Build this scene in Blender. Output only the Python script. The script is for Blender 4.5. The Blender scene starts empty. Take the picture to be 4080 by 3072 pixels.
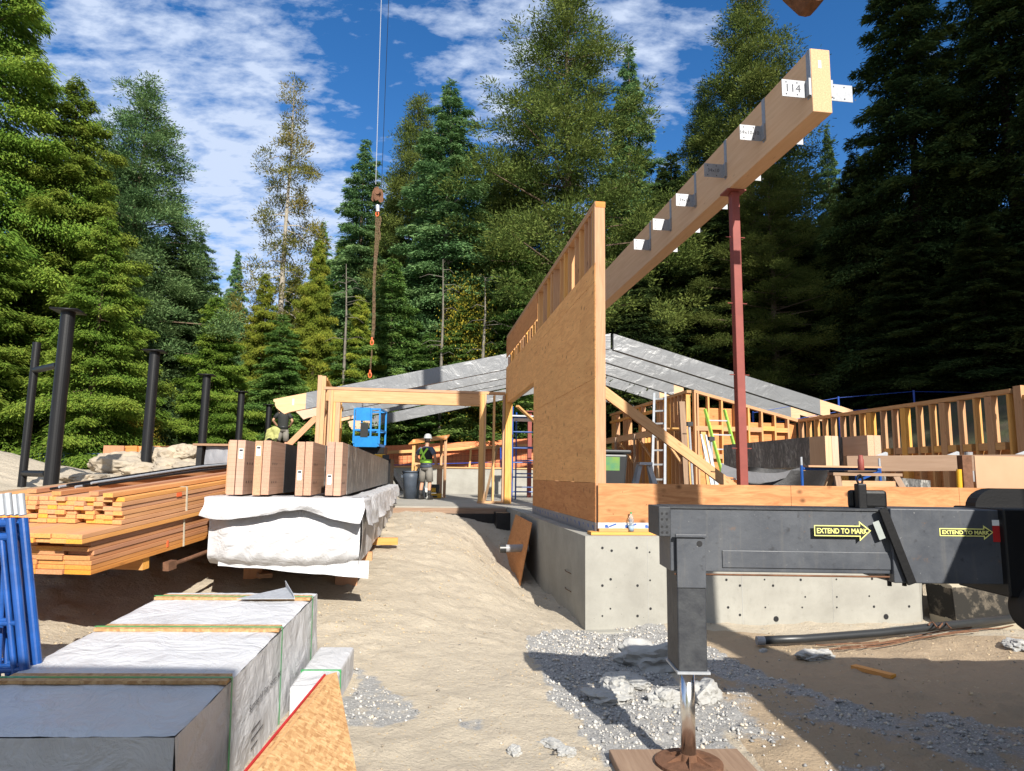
import bpy, math, random
import numpy as np
from mathutils import Vector, Matrix
from mathutils import noise as mnoise
random.seed(7)
S = bpy.context.scene
R = math.radians
# ------------------------------------------------------------------ camera
EYE = Vector((0, 0, 1.8)); FPX = 2700.0
th, ro, ps = R(7.54), R(.8), R(7.8)
Fw = Vector((0, math.cos(th), math.sin(th))); Rx = Vector((1, 0, 0)); Ux = Vector((0, -math.sin(th), math.cos(th)))
CR = Rx*math.cos(ro) + Ux*math.sin(ro); CU = Ux*math.cos(ro) - Rx*math.sin(ro)
cam = bpy.data.cameras.new('camera'); co = bpy.data.objects.new('camera', cam); S.collection.objects.link(co)
cam.sensor_fit = 'HORIZONTAL'; cam.sensor_width = 36; cam.lens = FPX/4080*36; cam.clip_start = .05; cam.clip_end = 2000
m = Matrix((CR, CU, -Fw)).transposed().to_4x4(); m.translation = EYE; co.matrix_world = m
S.camera = co
# ------------------------------------------------------------------ light and exposure
SAZ, SEL = R(18.5), R(32)
SUN = Vector((math.sin(SAZ)*math.cos(SEL), -math.cos(SAZ)*math.cos(SEL), math.sin(SEL)))
sl = bpy.data.lights.new('sun', 'SUN'); sl.energy = 4.6; sl.angle = R(.5); sl.color = (1, .95, .86)
so = bpy.data.objects.new('sun', sl); S.collection.objects.link(so); so.rotation_euler = SUN.to_track_quat('Z', 'Y').to_euler()
S.view_settings.view_transform = 'Standard'; S.view_settings.look = 'None'; S.view_settings.exposure = .92; S.view_settings.gamma = 1
W = bpy.data.worlds.new('World'); S.world = W; W.use_nodes = True
wt = W.node_tree; wn = wt.nodes; wl = wt.links
bg = wn['Background']
sky = wn.new('ShaderNodeTexSky'); sky.sky_type = 'NISHITA'; sky.sun_disc = False
sky.sun_elevation = SEL; sky.sun_rotation = math.atan2(SUN.x, SUN.y); sky.altitude = 900; sky.air_density = 1.0; sky.dust_density = .3; sky.ozone_density = 2.2
hs = wn.new('ShaderNodeHueSaturation'); hs.inputs['Saturation'].default_value = 1.32; hs.inputs['Value'].default_value = .68; hs.inputs['Hue'].default_value = .505
wl.new(sky.outputs[0], hs.inputs['Color'])
tc = wn.new('ShaderNodeTexCoord'); sx = wn.new('ShaderNodeSeparateXYZ'); wl.new(tc.outputs['Generated'], sx.inputs[0])
def wm(op, a, b=None, clamp=False):
    n = wn.new('ShaderNodeMath'); n.operation = op; n.use_clamp = clamp
    for i, q in enumerate((a, b)):
        if q is None: continue
        if isinstance(q, (int, float)): n.inputs[i].default_value = q
        else: wl.new(q, n.inputs[i])
    return n.outputs[0]
zz = wm('ADD', wm('MAXIMUM', sx.outputs['Z'], 0.0), .22)
cx = wn.new('ShaderNodeCombineXYZ'); wl.new(wm('DIVIDE', sx.outputs['X'], zz), cx.inputs[0]); wl.new(wm('DIVIDE', sx.outputs['Y'], zz), cx.inputs[1])
mp = wn.new('ShaderNodeMapping'); wl.new(cx.outputs[0], mp.inputs[0]); mp.inputs['Location'].default_value = (3.1, 1.7, 0); mp.inputs['Rotation'].default_value = (0, 0, R(-20)); mp.inputs['Scale'].default_value = (1.0, 1.7, 1)
n1 = wn.new('ShaderNodeTexNoise'); n1.inputs['Scale'].default_value = 11; n1.inputs['Detail'].default_value = 9; n1.inputs['Roughness'].default_value = .6; n1.inputs['Distortion'].default_value = .12
wl.new(mp.outputs[0], n1.inputs['Vector'])
def blob(px, py, r, s):
    d = (Fw*FPX + CR*(px-2040) - CU*(py-1536)).normalized()
    dn = wn.new('ShaderNodeVectorMath'); dn.operation = 'DISTANCE'; wl.new(tc.outputs['Generated'], dn.inputs[0]); dn.inputs[1].default_value = d
    return wm('MULTIPLY', wm('SUBTRACT', 1.0, wm('DIVIDE', dn.outputs['Value'], r), True), s)
acc = wm('ADD', n1.outputs['Fac'], wm('ADD', wm('MULTIPLY', wm('MULTIPLY', sx.outputs['Y'], -1.5, True), .30), wm('MULTIPLY', wm('MULTIPLY', wm('SUBTRACT', sx.outputs['Z'], .66), 5.0, True), .26)))   # cloud added in the unseen sky behind and above the viewer as neutral fill
for a in ((750, 250, .42, .085), (950, 650, .25, .08), (1100, 950, .25, .17), (300, 150, .25, .06), (1850, 200, .12, .13), (2150, 120, .10, .14), (2650, 250, .13, .12), (2000, 420, .06, .13), (2500, 60, .1, .08), (1450, 380, .10, -.16), (1500, 60, .1, -.1), (3300, 300, .25, -.25), (1640, 560, .13, -.16), (2300, 420, .1, -.1), (1640, 200, .06, -.08)):
    acc = wm('ADD', acc, blob(*a))
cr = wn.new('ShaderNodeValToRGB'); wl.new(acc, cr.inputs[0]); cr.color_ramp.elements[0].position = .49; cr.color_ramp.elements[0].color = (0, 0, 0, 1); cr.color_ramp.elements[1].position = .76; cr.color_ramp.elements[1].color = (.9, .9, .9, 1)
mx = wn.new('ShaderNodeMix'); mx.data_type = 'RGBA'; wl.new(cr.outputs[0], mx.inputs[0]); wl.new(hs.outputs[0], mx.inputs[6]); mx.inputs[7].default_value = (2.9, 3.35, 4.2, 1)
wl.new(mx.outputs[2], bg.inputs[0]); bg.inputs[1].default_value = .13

# ------------------------------------------------------------------ helpers
def ray(x, y): return Fw*FPX + CR*(x-2040) - CU*(y-1536)
def at(x, y, d):                      # photo pixel -> world point at distance d along +Y
    r = ray(x, y); return EYE + r*(d/r.y)
def zat(x, y, z=0.0):
    r = ray(x, y); return EYE + r*((z-1.8)/r.z)
C0 = zat(2332, 2136, 1.08)
BF = Matrix.Translation((C0.x, C0.y, 0)) @ Matrix.Rotation(ps, 4, 'Z')   # building frame: x = u, y = v
def rotf(p, deg): return Matrix.Translation(p) @ Matrix.Rotation(R(deg), 4, 'Z')
WM = {}
def tag(o, label=None, cat=None, group=None, kind=None):
    if label: o['label'] = label
    if cat: o['category'] = cat
    if group: o['group'] = group
    if kind: o['kind'] = kind
    return o
def thing(name, label, cat, loc=(0, 0, 0), rz=0.0, group=None):
    o = bpy.data.objects.new(name, None); S.collection.objects.link(o); o.empty_display_size = .2
    o.location = loc; o.rotation_euler = (0, 0, rz); WM[o.name] = Matrix.Translation(loc) @ Matrix.Rotation(rz, 4, 'Z')
    return tag(o, label, cat, group)
class MB:
    def __init__(s, F=None): s.F = F or Matrix.Identity(4); s.v = []; s.f = []; s.uv = []; s.rn = []
    def face(s, pts, uv=None, rn=0.0):
        b = len(s.v); s.v += [s.F @ Vector(p) for p in pts]; s.f.append(tuple(range(b, b+len(pts))))
        s.uv += list(uv) if uv else [(p[0], p[1]+p[2]) for p in pts]; s.rn.append(rn); return s
    def hexa(s, P, dims=(1, 1, 1), rn=None, off=None):   # P: 8 corners, index = ix + 2*iy + 4*iz
        b = len(s.v); s.v += [s.F @ Vector(p) for p in P]
        rn = random.random()*.999 if rn is None else rn; off = random.random()*40 if off is None else off
        L = max(range(3), key=lambda i: dims[i]); o = [i for i in range(3) if i != L]
        for ax, fs in ((0, ((0, 4, 6, 2), (1, 3, 7, 5))), (1, ((0, 1, 5, 4), (2, 6, 7, 3))), (2, ((0, 2, 3, 1), (4, 5, 7, 6)))):
            for q in fs:
                s.f.append(tuple(b+i for i in q))
                for i in q:
                    c = ((i & 1)*dims[0], ((i >> 1) & 1)*dims[1], ((i >> 2) & 1)*dims[2])
                    if ax == L: s.uv.append((c[o[0]]+off*1.7, c[o[1]]+off))
                    else:
                        k = [i2 for i2 in o if i2 != ax][0]; s.uv.append((c[L]+off*.37, c[k]+off+ax*.31))
                s.rn.append(rn + (1 if ax == L else 0))
        return s
    def box(s, x0, x1, y0, y1, z0, z1, rn=None):
        P = [((x0, x1)[i & 1], (y0, y1)[(i >> 1) & 1], (z0, z1)[(i >> 2) & 1]) for i in range(8)]
        return s.hexa(P, (abs(x1-x0), abs(y1-y0), abs(z1-z0)), rn)
    def bar(s, p, q, w, h=None, up=(0, 0, 1), rn=None):
        h = w if h is None else h; p = Vector(p); q = Vector(q); d = (q-p); L = d.length; d.normalize(); up = Vector(up)
        if abs(d.dot(up)) > .98: up = Vector((0, 1, 0))
        a = d.cross(up).normalized(); c = a.cross(d).normalized()
        P = [p + d*L*(i & 1) + a*(w*(((i >> 1) & 1)-.5)) + c*(h*(((i >> 2) & 1)-.5)) for i in range(8)]
        P = [P[i] for i in range(8)]
        # keep orientation consistent: axes d, -a, c form right-handed
        P = [p + d*L*(i & 1) - a*(w*(((i >> 1) & 1)-.5)) + c*(h*(((i >> 2) & 1)-.5)) for i in range(8)]
        return s.hexa(P, (L, w, h), rn)
    def prism(s, poly, ext, rn=None):                    # poly: 3D points, ext: extrusion vector
        b = len(s.v); n = len(poly); rn = random.random()*.999 if rn is None else rn; off = random.random()*40
        e = Vector(ext); P = [Vector(p) for p in poly]; s.v += [s.F @ p for p in P] + [s.F @ (p+e) for p in P]
        def uvp(p): return (p[0]+p[1]+off, p[2]+off)
        s.f.append(tuple(b+i for i in reversed(range(n)))); s.uv += [uvp(P[i]) for i in reversed(range(n))]; s.rn.append(rn)
        s.f.append(tuple(b+n+i for i in range(n))); s.uv += [uvp(P[i]) for i in range(n)]; s.rn.append(rn)
        per = 0
        for i in range(n):
            j = (i+1) % n; L = (P[j]-P[i]).length
            s.f.append((b+i, b+j, b+n+j, b+n+i)); s.uv += [(per+off, off), (per+L+off, off), (per+L+off, off+e.length), (per+off, off+e.length)]; per += L; s.rn.append(rn)
        return s
    def tube(s, pts, r, n=8, cap=True, rn=None):
        pts = [Vector(p) for p in pts]; rs = r if isinstance(r, (list, tuple)) else [r]*len(pts); b0 = len(s.v); rn = random.random()*.999 if rn is None else rn
        prev = None; L = 0
        for k, p in enumerate(pts):
            d = (pts[min(k+1, len(pts)-1)] - pts[max(k-1, 0)]).normalized()
            if prev is None: a = d.orthogonal().normalized()
            else: a = (prev - d*prev.dot(d)).normalized()
            prev = a; c = d.cross(a)
            for i in range(n):
                t = 2*math.pi*i/n; s.v.append(s.F @ (p + (a*math.cos(t)+c*math.sin(t))*rs[k]))
        for k in range(len(pts)-1):
            l2 = L + (pts[k+1]-pts[k]).length
            for i in range(n):
                j = (i+1) % n; s.f.append((b0+k*n+i, b0+k*n+j, b0+(k+1)*n+j, b0+(k+1)*n+i)); s.rn.append(rn)
                s.uv += [(L, i/n), (L, (i+1)/n), (l2, (i+1)/n), (l2, i/n)]
            L = l2
        if cap:
            s.f.append(tuple(b0+i for i in reversed(range(n)))); s.uv += [(0, 0)]*n; s.rn.append(rn)
            e = b0+(len(pts)-1)*n; s.f.append(tuple(e+i for i in range(n))); s.uv += [(0, 0)]*n; s.rn.append(rn)
        return s
    def cyl(s, p, q, r, r2=None, n=16, rn=None): return s.tube([p, q], [r, r if r2 is None else r2], n, True, rn)
    def loft(s, rings, n=14, rn=.5):                      # rings: (center, rx, ry[, rotz]) in the horizontal plane
        b0 = len(s.v)
        for c, rx, ry, *a in rings:
            a = a[0] if a else 0
            for i in range(n):
                t = 2*math.pi*i/n; x, y = rx*math.cos(t), ry*math.sin(t)
                s.v.append(s.F @ (Vector(c)+Vector((x*math.cos(a)-y*math.sin(a), x*math.sin(a)+y*math.cos(a), 0))))
        for k in range(len(rings)-1):
            for i in range(n):
                j = (i+1) % n; s.f.append((b0+k*n+i, b0+k*n+j, b0+(k+1)*n+j, b0+(k+1)*n+i)); s.uv += [(i/n, k*.1), ((i+1)/n, k*.1), ((i+1)/n, k*.1+.1), (i/n, k*.1+.1)]; s.rn.append(rn)
        for k, rev in ((0, True), (len(rings)-1, False)):
            ids = [b0+k*n+i for i in range(n)]; s.f.append(tuple(reversed(ids) if rev else ids)); s.uv += [(0, 0)]*n; s.rn.append(rn)
        return s
    def grid(s, fn, nu, nv, thick=0, rn=.5):              # fn(a,b) -> point, a,b in 0..1
        P = [[Vector(fn(i/nu, j/nv)) for i in range(nu+1)] for j in range(nv+1)]; b0 = len(s.v)
        for row in P: s.v += [s.F @ p for p in row]
        q = []
        for j in range(nv):
            for i in range(nu):
                a = b0+j*(nu+1)+i; q.append((a, a+1, a+nu+2, a+nu+1)); s.uv += [(i/nu, j/nv), ((i+1)/nu, j/nv), ((i+1)/nu, (j+1)/nv), (i/nu, (j+1)/nv)]; s.rn.append(rn)
        s.f += q; return s
    def build(s, name, mat, parent=None, smooth=False, bevel=0, thick=0):
        me = bpy.data.meshes.new(name)
        if parent is None:
            a = np.array([tuple(v) for v in s.v]); org = Vector(((a[:, 0].min()+a[:, 0].max())/2, (a[:, 1].min()+a[:, 1].max())/2, a[:, 2].min()))
            Mw = Matrix.Translation(org)
        else: Mw = WM[parent.name]
        inv = Mw.inverted(); me.from_pydata([tuple(inv @ v) for v in s.v], [], s.f)
        uvl = me.uv_layers.new(name='UVMap'); uvl.data.foreach_set('uv', [c for u in s.uv for c in (u[0], u[1])])
        at_ = me.attributes.new('rn', 'FLOAT', 'FACE'); at_.data.foreach_set('value', s.rn)
        me.materials.append(mat)
        if smooth: me.polygons.foreach_set('use_smooth', [True]*len(me.polygons))
        o = bpy.data.objects.new(name, me); S.collection.objects.link(o)
        if parent is None: o.location = org
        else: o.parent = parent
        WM[o.name] = Mw
        if thick: q = o.modifiers.new('t', 'SOLIDIFY'); q.thickness = thick
        if bevel: q = o.modifiers.new('b', 'BEVEL'); q.width = bevel; q.segments = 2; q.limit_method = 'ANGLE'
        return o
def vn(x, y, seed=0):                                     # vectorised value noise
    x = np.asarray(x, float); y = np.asarray(y, float); xi = np.floor(x).astype(np.int64); yi = np.floor(y).astype(np.int64); fx = x-xi; fy = y-yi
    fx = fx*fx*(3-2*fx); fy = fy*fy*(3-2*fy)
    def h(a, b): n = (a*374761393 + b*668265263 + seed*982451653) & 0x7fffffff; n = ((n ^ (n >> 13))*1274126177) & 0x7fffffff; return ((n ^ (n >> 16)) & 0xffff)/65535.0
    return (h(xi, yi)*(1-fx)+h(xi+1, yi)*fx)*(1-fy) + (h(xi, yi+1)*(1-fx)+h(xi+1, yi+1)*fx)*fy
def fbm(x, y, o=4, seed=0):
    a = 0; w = .5; t = 0
    for k in range(o): a = a + w*vn(np.asarray(x)*2**k, np.asarray(y)*2**k, seed+k*17); t += w; w *= .5
    return a/t - .5
def ff(x, y, o=3, seed=0): return float(fbm(x, y, o, seed))

# ------------------------------------------------------------------ materials
class G:
    def __init__(s, name, rough=.8, spec=.3, metal=0.0):
        s.m = bpy.data.materials.new(name); s.m.use_nodes = True; s.t = s.m.node_tree; s.b = s.t.nodes['Principled BSDF']
        s.b.inputs['Roughness'].default_value = rough; s.b.inputs['Specular IOR Level'].default_value = spec; s.b.inputs['Metallic'].default_value = metal
    def n(s, typ, ins=None, **pr):
        n = s.t.nodes.new('ShaderNode'+typ)
        for k, v in pr.items(): setattr(n, k, v)
        for k, v in (ins or {}).items(): s.put(n.inputs[k], v)
        return n
    def put(s, i, v):
        if hasattr(v, 'is_output'): s.t.links.new(v, i)
        elif isinstance(v, (tuple, list)) and len(v) == 3 and i.type == 'RGBA': i.default_value = (*v, 1)
        else: i.default_value = v
    def noise(s, vec, scale, detail=4, rough=.55, dist=0.0): return s.n('TexNoise', {'Vector': vec, 'Scale': scale, 'Detail': detail, 'Roughness': rough, 'Distortion': dist}).outputs['Fac']
    def vor(s, vec, scale, feature='F1'): return s.n('TexVoronoi', {'Vector': vec, 'Scale': scale}, feature=feature)
    def obj(s): return s.n('TexCoord').outputs['Object']
    def uv(s): return s.n('TexCoord').outputs['UV']
    def pos(s): return s.n('NewGeometry').outputs['Position']
    def attr(s, nm): return s.n('Attribute', attribute_name=nm).outputs['Fac']
    def map(s, vec, scale=(1, 1, 1), rot=(0, 0, 0)): return s.n('Mapping', {'Vector': vec, 'Scale': scale, 'Rotation': rot}).outputs[0]
    def mix(s, f, a, b, bt='MIX'):
        n = s.n('Mix', data_type='RGBA', blend_type=bt); s.put(n.inputs[0], f); s.put(n.inputs[6], a); s.put(n.inputs[7], b); return n.outputs[2]
    def m_(s, op, a, b=0.0, clamp=False):
        n = s.n('Math', operation=op, use_clamp=clamp); s.put(n.inputs[0], a); s.put(n.inputs[1], b); return n.outputs[0]
    def ramp(s, f, *st):
        n = s.n('ValToRGB', {0: f}); e = n.color_ramp.elements
        while len(e) < len(st): e.new(.5)
        for q, (p, c) in zip(e, st): q.position = p; q.color = (*c, 1) if isinstance(c, (tuple, list)) else (c, c, c, 1)
        return n.outputs[0]
    def step(s, f, a, b): return s.ramp(f, (a, 0.0), (b, 1.0))
    def bump(s, h, strength=.3, dist=.02, prev=None):
        n = s.n('Bump', {'Height': h, 'Strength': strength, 'Distance': dist})
        if prev: s.put(n.inputs['Normal'], prev)
        return n.outputs[0]
    def done(s, col, normal=None, rough=None):
        s.put(s.b.inputs['Base Color'], col)
        if normal is not None: s.put(s.b.inputs['Normal'], normal)
        if rough is not None: s.put(s.b.inputs['Roughness'], rough)
        return s.m
def wood(name, c1, c2, end, knots=.6, rough=.75, gs=1.0, vr=.42, lam=0.0):
    g = G(name, rough, .25); uv = g.uv(); rn = g.attr('rn'); isend = g.m_('GREATER_THAN', rn, 1.0); r = g.m_('FRACT', rn)
    gr = g.noise(g.map(uv, (2.2*gs, 34*gs, 1)), 1.0, 6, .6, .5)
    w2 = g.noise(g.map(uv, (.8, 9, 1)), 1.0, 3, .5, .8)
    base = g.mix(g.step(gr, .3, .72), c1, c2); base = g.mix(g.m_('MULTIPLY', g.step(w2, .45, .75), .35), base, c2)
    kv = g.vor(g.map(uv, (2.2, 8, 1)), 1.0).outputs['Distance']; kn = g.m_('MULTIPLY', g.m_('SUBTRACT', 1.0, g.step(kv, .03, .11)), knots)
    base = g.mix(kn, base, tuple(x*.4 for x in c2))
    base = g.mix(isend, base, g.mix(g.step(g.noise(uv, 60, 3), .35, .7), end, tuple(x*.72 for x in end)))
    if lam:
        zl = g.m_('FLOOR', g.m_('MULTIPLY', g.n('SeparateXYZ', {0: g.obj()}).outputs[2], 1/lam)); wn_ = g.n('TexWhiteNoise', {'W': zl}, noise_dimensions='1D').outputs[0]; base = g.mix(g.m_('MULTIPLY', wn_, .4), base, tuple(x*.68 for x in c1)); fr = g.m_('FRACT', g.m_('MULTIPLY', g.n('SeparateXYZ', {0: g.obj()}).outputs[2], 1/lam)); base = g.mix(g.m_('MULTIPLY', g.m_('LESS_THAN', fr, .08), .5), base, tuple(x*.45 for x in c1))
    hv = g.n('HueSaturation', {'Color': base, 'Value': g.m_('ADD', g.m_('MULTIPLY', r, vr), 1-vr*.53), 'Hue': g.m_('ADD', g.m_('MULTIPLY', r, .012), .488), 'Saturation': g.m_('ADD', g.m_('MULTIPLY', r, .25), .85)})
    return g.done(hv.outputs[0], g.bump(gr, .25, .004))
def simple(name, c, rough=.6, metal=0.0, spec=.4, var=.25, sc=6, bump=0.0, bs=40, c2=None):
    g = G(name, rough, spec, metal); p = g.obj(); n = g.noise(p, sc, 5, .6); c2 = c2 or tuple(x*(1-var) for x in c)
    col = g.mix(g.step(n, .35, .7), c, c2)
    return g.done(col, g.bump(g.noise(p, bs, 4), bump, .01) if bump else None)
M = {}
M['lumber'] = wood('lumber', (.58, .31, .13), (.45, .22, .085), (.66, .34, .10), vr=.3)
M['lumber_bright'] = wood('lumber_bright', (.60, .37, .17), (.46, .25, .10), (.5, .28, .12))
M['stud'] = wood('stud', (.60, .345, .13), (.47, .24, .08), (.42, .25, .1))
M['board'] = wood('board', (.50, .245, .095), (.38, .165, .06), (.60, .28, .08), .5, vr=.3)
M['post'] = wood('post', (.60, .35, .14), (.44, .215, .07), (.45, .25, .1), .8)
M['glulam'] = wood('glulam', (.60, .41, .26), (.52, .335, .20), (.58, .37, .22), .35, gs=.6, vr=.12)
M['glulam_end'] = wood('glulam_end', (.54, .34, .215), (.44, .255, .15), (.54, .30, .18), .45, gs=.5, vr=.16, lam=.04)
M['old_wood'] = wood('old_wood', (.36, .25, .15), (.24, .15, .085), (.33, .2, .11), .5)
def ply(name, c1, c2, knots=1.0, sc=1.0, rot=False):
    g = G(name, .75, .25); p = g.obj(); mp_ = g.map(p, (1.2*sc, 1.2*sc, 6*sc) if not rot else (1.2*sc, 1.2*sc, 1.0*sc))
    n = g.noise(mp_, 1.6, 6, .6, 1.6); n2 = g.noise(g.map(p, (2, 2, 30)) if not rot else g.map(p, (4, 4, 3)), 2.0, 5, .6, .6)
    big = g.noise(p, .9, 2)
    c = g.mix(g.step(n, .38, .66), c1, c2); c = g.mix(g.m_('MULTIPLY', g.step(n2, .5, .7), .45), c, tuple(x*.7 for x in c2)); c = g.mix(g.m_('MULTIPLY', g.step(big, .4, .65), .3), c, tuple(x*.72 for x in c1))
    v = g.vor(g.map(p, (2.2, 2.2, 3.0)), 1.5).outputs['Distance']; k = g.m_('MULTIPLY', g.m_('SUBTRACT', 1.0, g.step(v, .05, .19)), knots)
    c = g.mix(k, c, tuple(x*.42 for x in c2))
    v2 = g.vor(g.map(p, (6.5, 6.5, 6.5)), 1.0).outputs['Distance']; c = g.mix(g.m_('SUBTRACT', 1.0, g.step(v2, .035, .06)), c, tuple(x*.35 for x in c2))
    return g.done(c, g.bump(n2, .3, .004))
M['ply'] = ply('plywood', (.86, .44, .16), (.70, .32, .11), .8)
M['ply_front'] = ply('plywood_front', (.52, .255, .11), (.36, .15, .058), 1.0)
M['ply_red'] = ply('plywood_red', (.58, .26, .095), (.46, .18, .06), .6)
M['form_red'] = ply('form_plywood_red', (.66, .235, .10), (.52, .16, .065), .3)
def osb_m():
    g = G('osb', .7, .3); p = g.obj(); v = g.vor(g.map(p, (60, 22, 22), (.3, .5, .9)), 1.0)
    c = g.ramp(v.outputs['Color'], (0.0, (.28, .14, .055)), (.5, (.42, .24, .10)), (1.0, (.55, .36, .18)))
    v2 = g.vor(g.map(p, (30, 90, 40), (.7, .1, .3)), 1.0).outputs['Color']; c = g.mix(.45, c, g.ramp(v2, (.2, (.24, .12, .05)), (.9, (.55, .37, .19))))
    return g.done(c, g.bump(v.outputs['Distance'], .4, .004))
M['osb'] = osb_m()
def conc(name, c1, c2, dark=.35):
    g = G(name, .9, .15); p = g.obj(); a = g.noise(p, 1.7, 6, .65); b = g.noise(p, 14, 5, .7); c = g.mix(g.step(a, .35, .7), c1, c2)
    c = g.mix(g.m_('MULTIPLY', g.step(b, .55, .75), .35), c, tuple(x*.75 for x in c2))
    v = g.vor(p, 16).outputs['Distance']; k = g.m_('SUBTRACT', 1.0, g.step(v, .05, .1)); k = g.m_('MULTIPLY', k, g.step(g.noise(p, 5, 3), .5, .6)); c = g.mix(g.m_('MULTIPLY', k, .75), c, (dark*.3, dark*.28, dark*.25))
    return g.done(c, g.bump(b, .25, .006))
M['concrete'] = conc('concrete', (.325, .315, .28), (.25, .24, .212))
M['slab'] = conc('slab_concrete', (.34, .32, .28), (.27, .25, .215))
M['rubble'] = conc('rubble_concrete', (.37, .365, .35), (.28, .275, .262))
def film(name, c, rough=.3, wr=1.0, sc=5.0, c2=None, stretch=(1, 1, 1)):
    g = G(name, rough, .6); p = g.map(g.obj(), stretch); n = g.noise(p, sc, 6, .6, 1.4); n2 = g.noise(p, sc*4, 4, .6, .8); v = g.vor(p, sc*1.3, 'SMOOTH_F1').outputs['Distance']
    c_ = g.mix(g.step(g.noise(p, 1.2, 4), .35, .7), c, c2 or tuple(x*.86 for x in c))
    return g.done(c_, g.bump(n2, .5*wr, .01, g.bump(g.m_('ADD', n, g.m_('MULTIPLY', v, .5)), .9*wr, .035)))
M['silver_wrap'] = film('silver_wrap', (.17, .175, .183), .33, .75, 2.0)
def greyfilm():
    g = G('grey_wrap', .42, .5); p = g.map(g.obj(), (2.0, 2.0, .8)); n = g.noise(p, 2.2, 7, .65, .8); n2 = g.noise(p, 7, 5, .6, .5)
    c = g.mix(g.step(n, .44, .60), (.11, .11, .11), (.33, .315, .29)); c = g.mix(g.m_('MULTIPLY', g.step(n2, .56, .66), .7), c, (.50, .48, .45)); c = g.mix(g.m_('MULTIPLY', g.step(n2, .46, .38), .7), c, (.04, .04, .04))
    return g.done(c, g.bump(n2, .5, .012, g.bump(n, .6, .02)))
M['grey_wrap'] = greyfilm()
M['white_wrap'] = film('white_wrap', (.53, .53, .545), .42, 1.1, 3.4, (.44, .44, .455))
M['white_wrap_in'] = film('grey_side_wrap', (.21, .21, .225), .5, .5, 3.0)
M['black_wrap'] = film('black_wrap', (.014, .013, .014), .62, .6, 3)
M['steel_black'] = simple('steel_black', (.009, .009, .010), .45, 0, .3, .3, 3, .1, 60)
def worn():
    g = G('worn_grey_steel', .5, .45); p = g.obj(); a = g.noise(p, 2.2, 7, .7, .6); b = g.noise(p, 18, 5, .7); z = g.n('SeparateXYZ', {0: p}).outputs[2]; st = g.noise(g.map(p, (14, 14, 1.2)), 1.5, 5, .7)
    c = g.mix(g.step(a, .3, .72), (.042, .047, .058), (.078, .084, .096)); c = g.mix(g.m_('MULTIPLY', g.step(st, .54, .72), .3), c, (.13, .122, .11)); c = g.mix(g.m_('MULTIPLY', g.step(b, .6, .7), .7), c, (.025, .026, .03))
    c = g.mix(g.m_('MULTIPLY', g.step(g.noise(g.map(p, (1, 1, 1), (.3, .9, .2)), 42, 3, .6), .70, .74), .5), c, (.24, .24, .235)); c = g.mix(g.m_('MULTIPLY', g.step(g.noise(p, 7, 6, .8), .63, .69), .5), c, (.13, .075, .045))
    return g.done(c, g.bump(b, .15, .01), g.m_('ADD', g.m_('MULTIPLY', a, .5), .22))
M['outrigger'] = worn()
M['leg_steel'] = simple('leg_steel', (.042, .045, .05), .55, 0, .4, .6, 14, .2, 40, (.02, .022, .028))
M['chrome'] = simple('chrome', (.80, .80, .80), .24, 1.0, .5, .1, 20)
M['galv'] = simple('galvanised', (.40, .42, .45), .5, .35, .5, .2, 30)
M['hanger'] = simple('hanger_steel', (.27, .28, .30), .45, .25, .5, .2, 30)
M['alu'] = simple('aluminium', (.40, .42, .44), .4, .15, .5, .15, 12)
M['red_primer'] = simple('red_primer', (.235, .055, .042), .6, 0, .35, .25, 4, .05)
M['rust'] = simple('rust', (.17, .085, .05), .85, 0, .2, .5, 12, .4, 60)
M['chain'] = simple('chain_rust', (.20, .125, .075), .7, .3, .3, .4, 30)
M['orange'] = simple('orange_paint', (.75, .13, .04), .45)
M['blue'] = simple('blue_paint', (.012, .075, .30), .33, 0, .5, .35, 8, .05)
M['blue_lift'] = simple('blue_lift_paint', (.015, .20, .52), .4, 0, .5, .2, 5)
M['fence_blue'] = simple('fence_blue', (.02, .07, .35), .4)
M['yellow'] = simple('yellow_plastic', (.70, .38, .02), .45)
M['black_plastic'] = simple('black_plastic', (.022, .024, .026), .4, 0, .5, .2, 8)
M['grey_bin'] = simple('grey_bin', (.06, .075, .10), .5)
M['light_bin'] = simple('light_blue_bin', (.28, .38, .46), .5)
M['green_strap'] = simple('green_strap', (.05, .30, .10), .35)
M['white_strap'] = simple('white_strap', (.62, .55, .42), .5)
M['paper'] = simple('paper', (.72, .72, .70), .7, var=.05)
M['ink'] = simple('ink', (.05, .05, .06), .7)
M['decal_yellow'] = simple('decal_yellow', (.72, .70, .22), .5, var=.1)
M['decal_black'] = simple('decal_black', (.012, .012, .014), .5)
M['decal_grey'] = simple('decal_grey', (.35, .38, .36), .45)
M['red_mark'] = simple('red_mark', (.42, .02, .02), .5)
M['rubber'] = simple('rubber', (.016, .016, .017), .75)
M['teal'] = simple('green_ladder', (.30, .52, .08), .4)
M['label_green'] = simple('label_green', (.16, .26, .05), .5, c2=(.05, .20, .12))
M['mdf'] = simple('mdf', (.43, .27, .165), .8, c2=(.38, .235, .14), sc=2)
M['print_blue'] = simple('print_blue', (.03, .10, .36), .6)
M['jacket'] = simple('pale_yellow_cloth', (.36, .36, .13), .8, var=.3)
M['skin'] = simple('skin', (.46, .25, .16), .6, var=.1)
M['shirt'] = simple('shirt', (.10, .12, .17), .85)
M['vest_dark'] = simple('vest_dark', (.02, .022, .02), .8)
M['hivis'] = simple('hivis', (.42, .80, .08), .6, var=.1)
M['shorts'] = simple('shorts', (.19, .175, .15), .85, c2=(.13, .12, .105))
M['helmet'] = simple('helmet', (.36, .37, .36), .35, var=.05)
M['boots'] = simple('boots', (.02, .018, .017), .7)
M['hair'] = simple('hair', (.03, .02, .015), .8)
M['canvas'] = simple('canvas', (.45, .40, .32), .9, bump=.4, bs=20)
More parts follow.
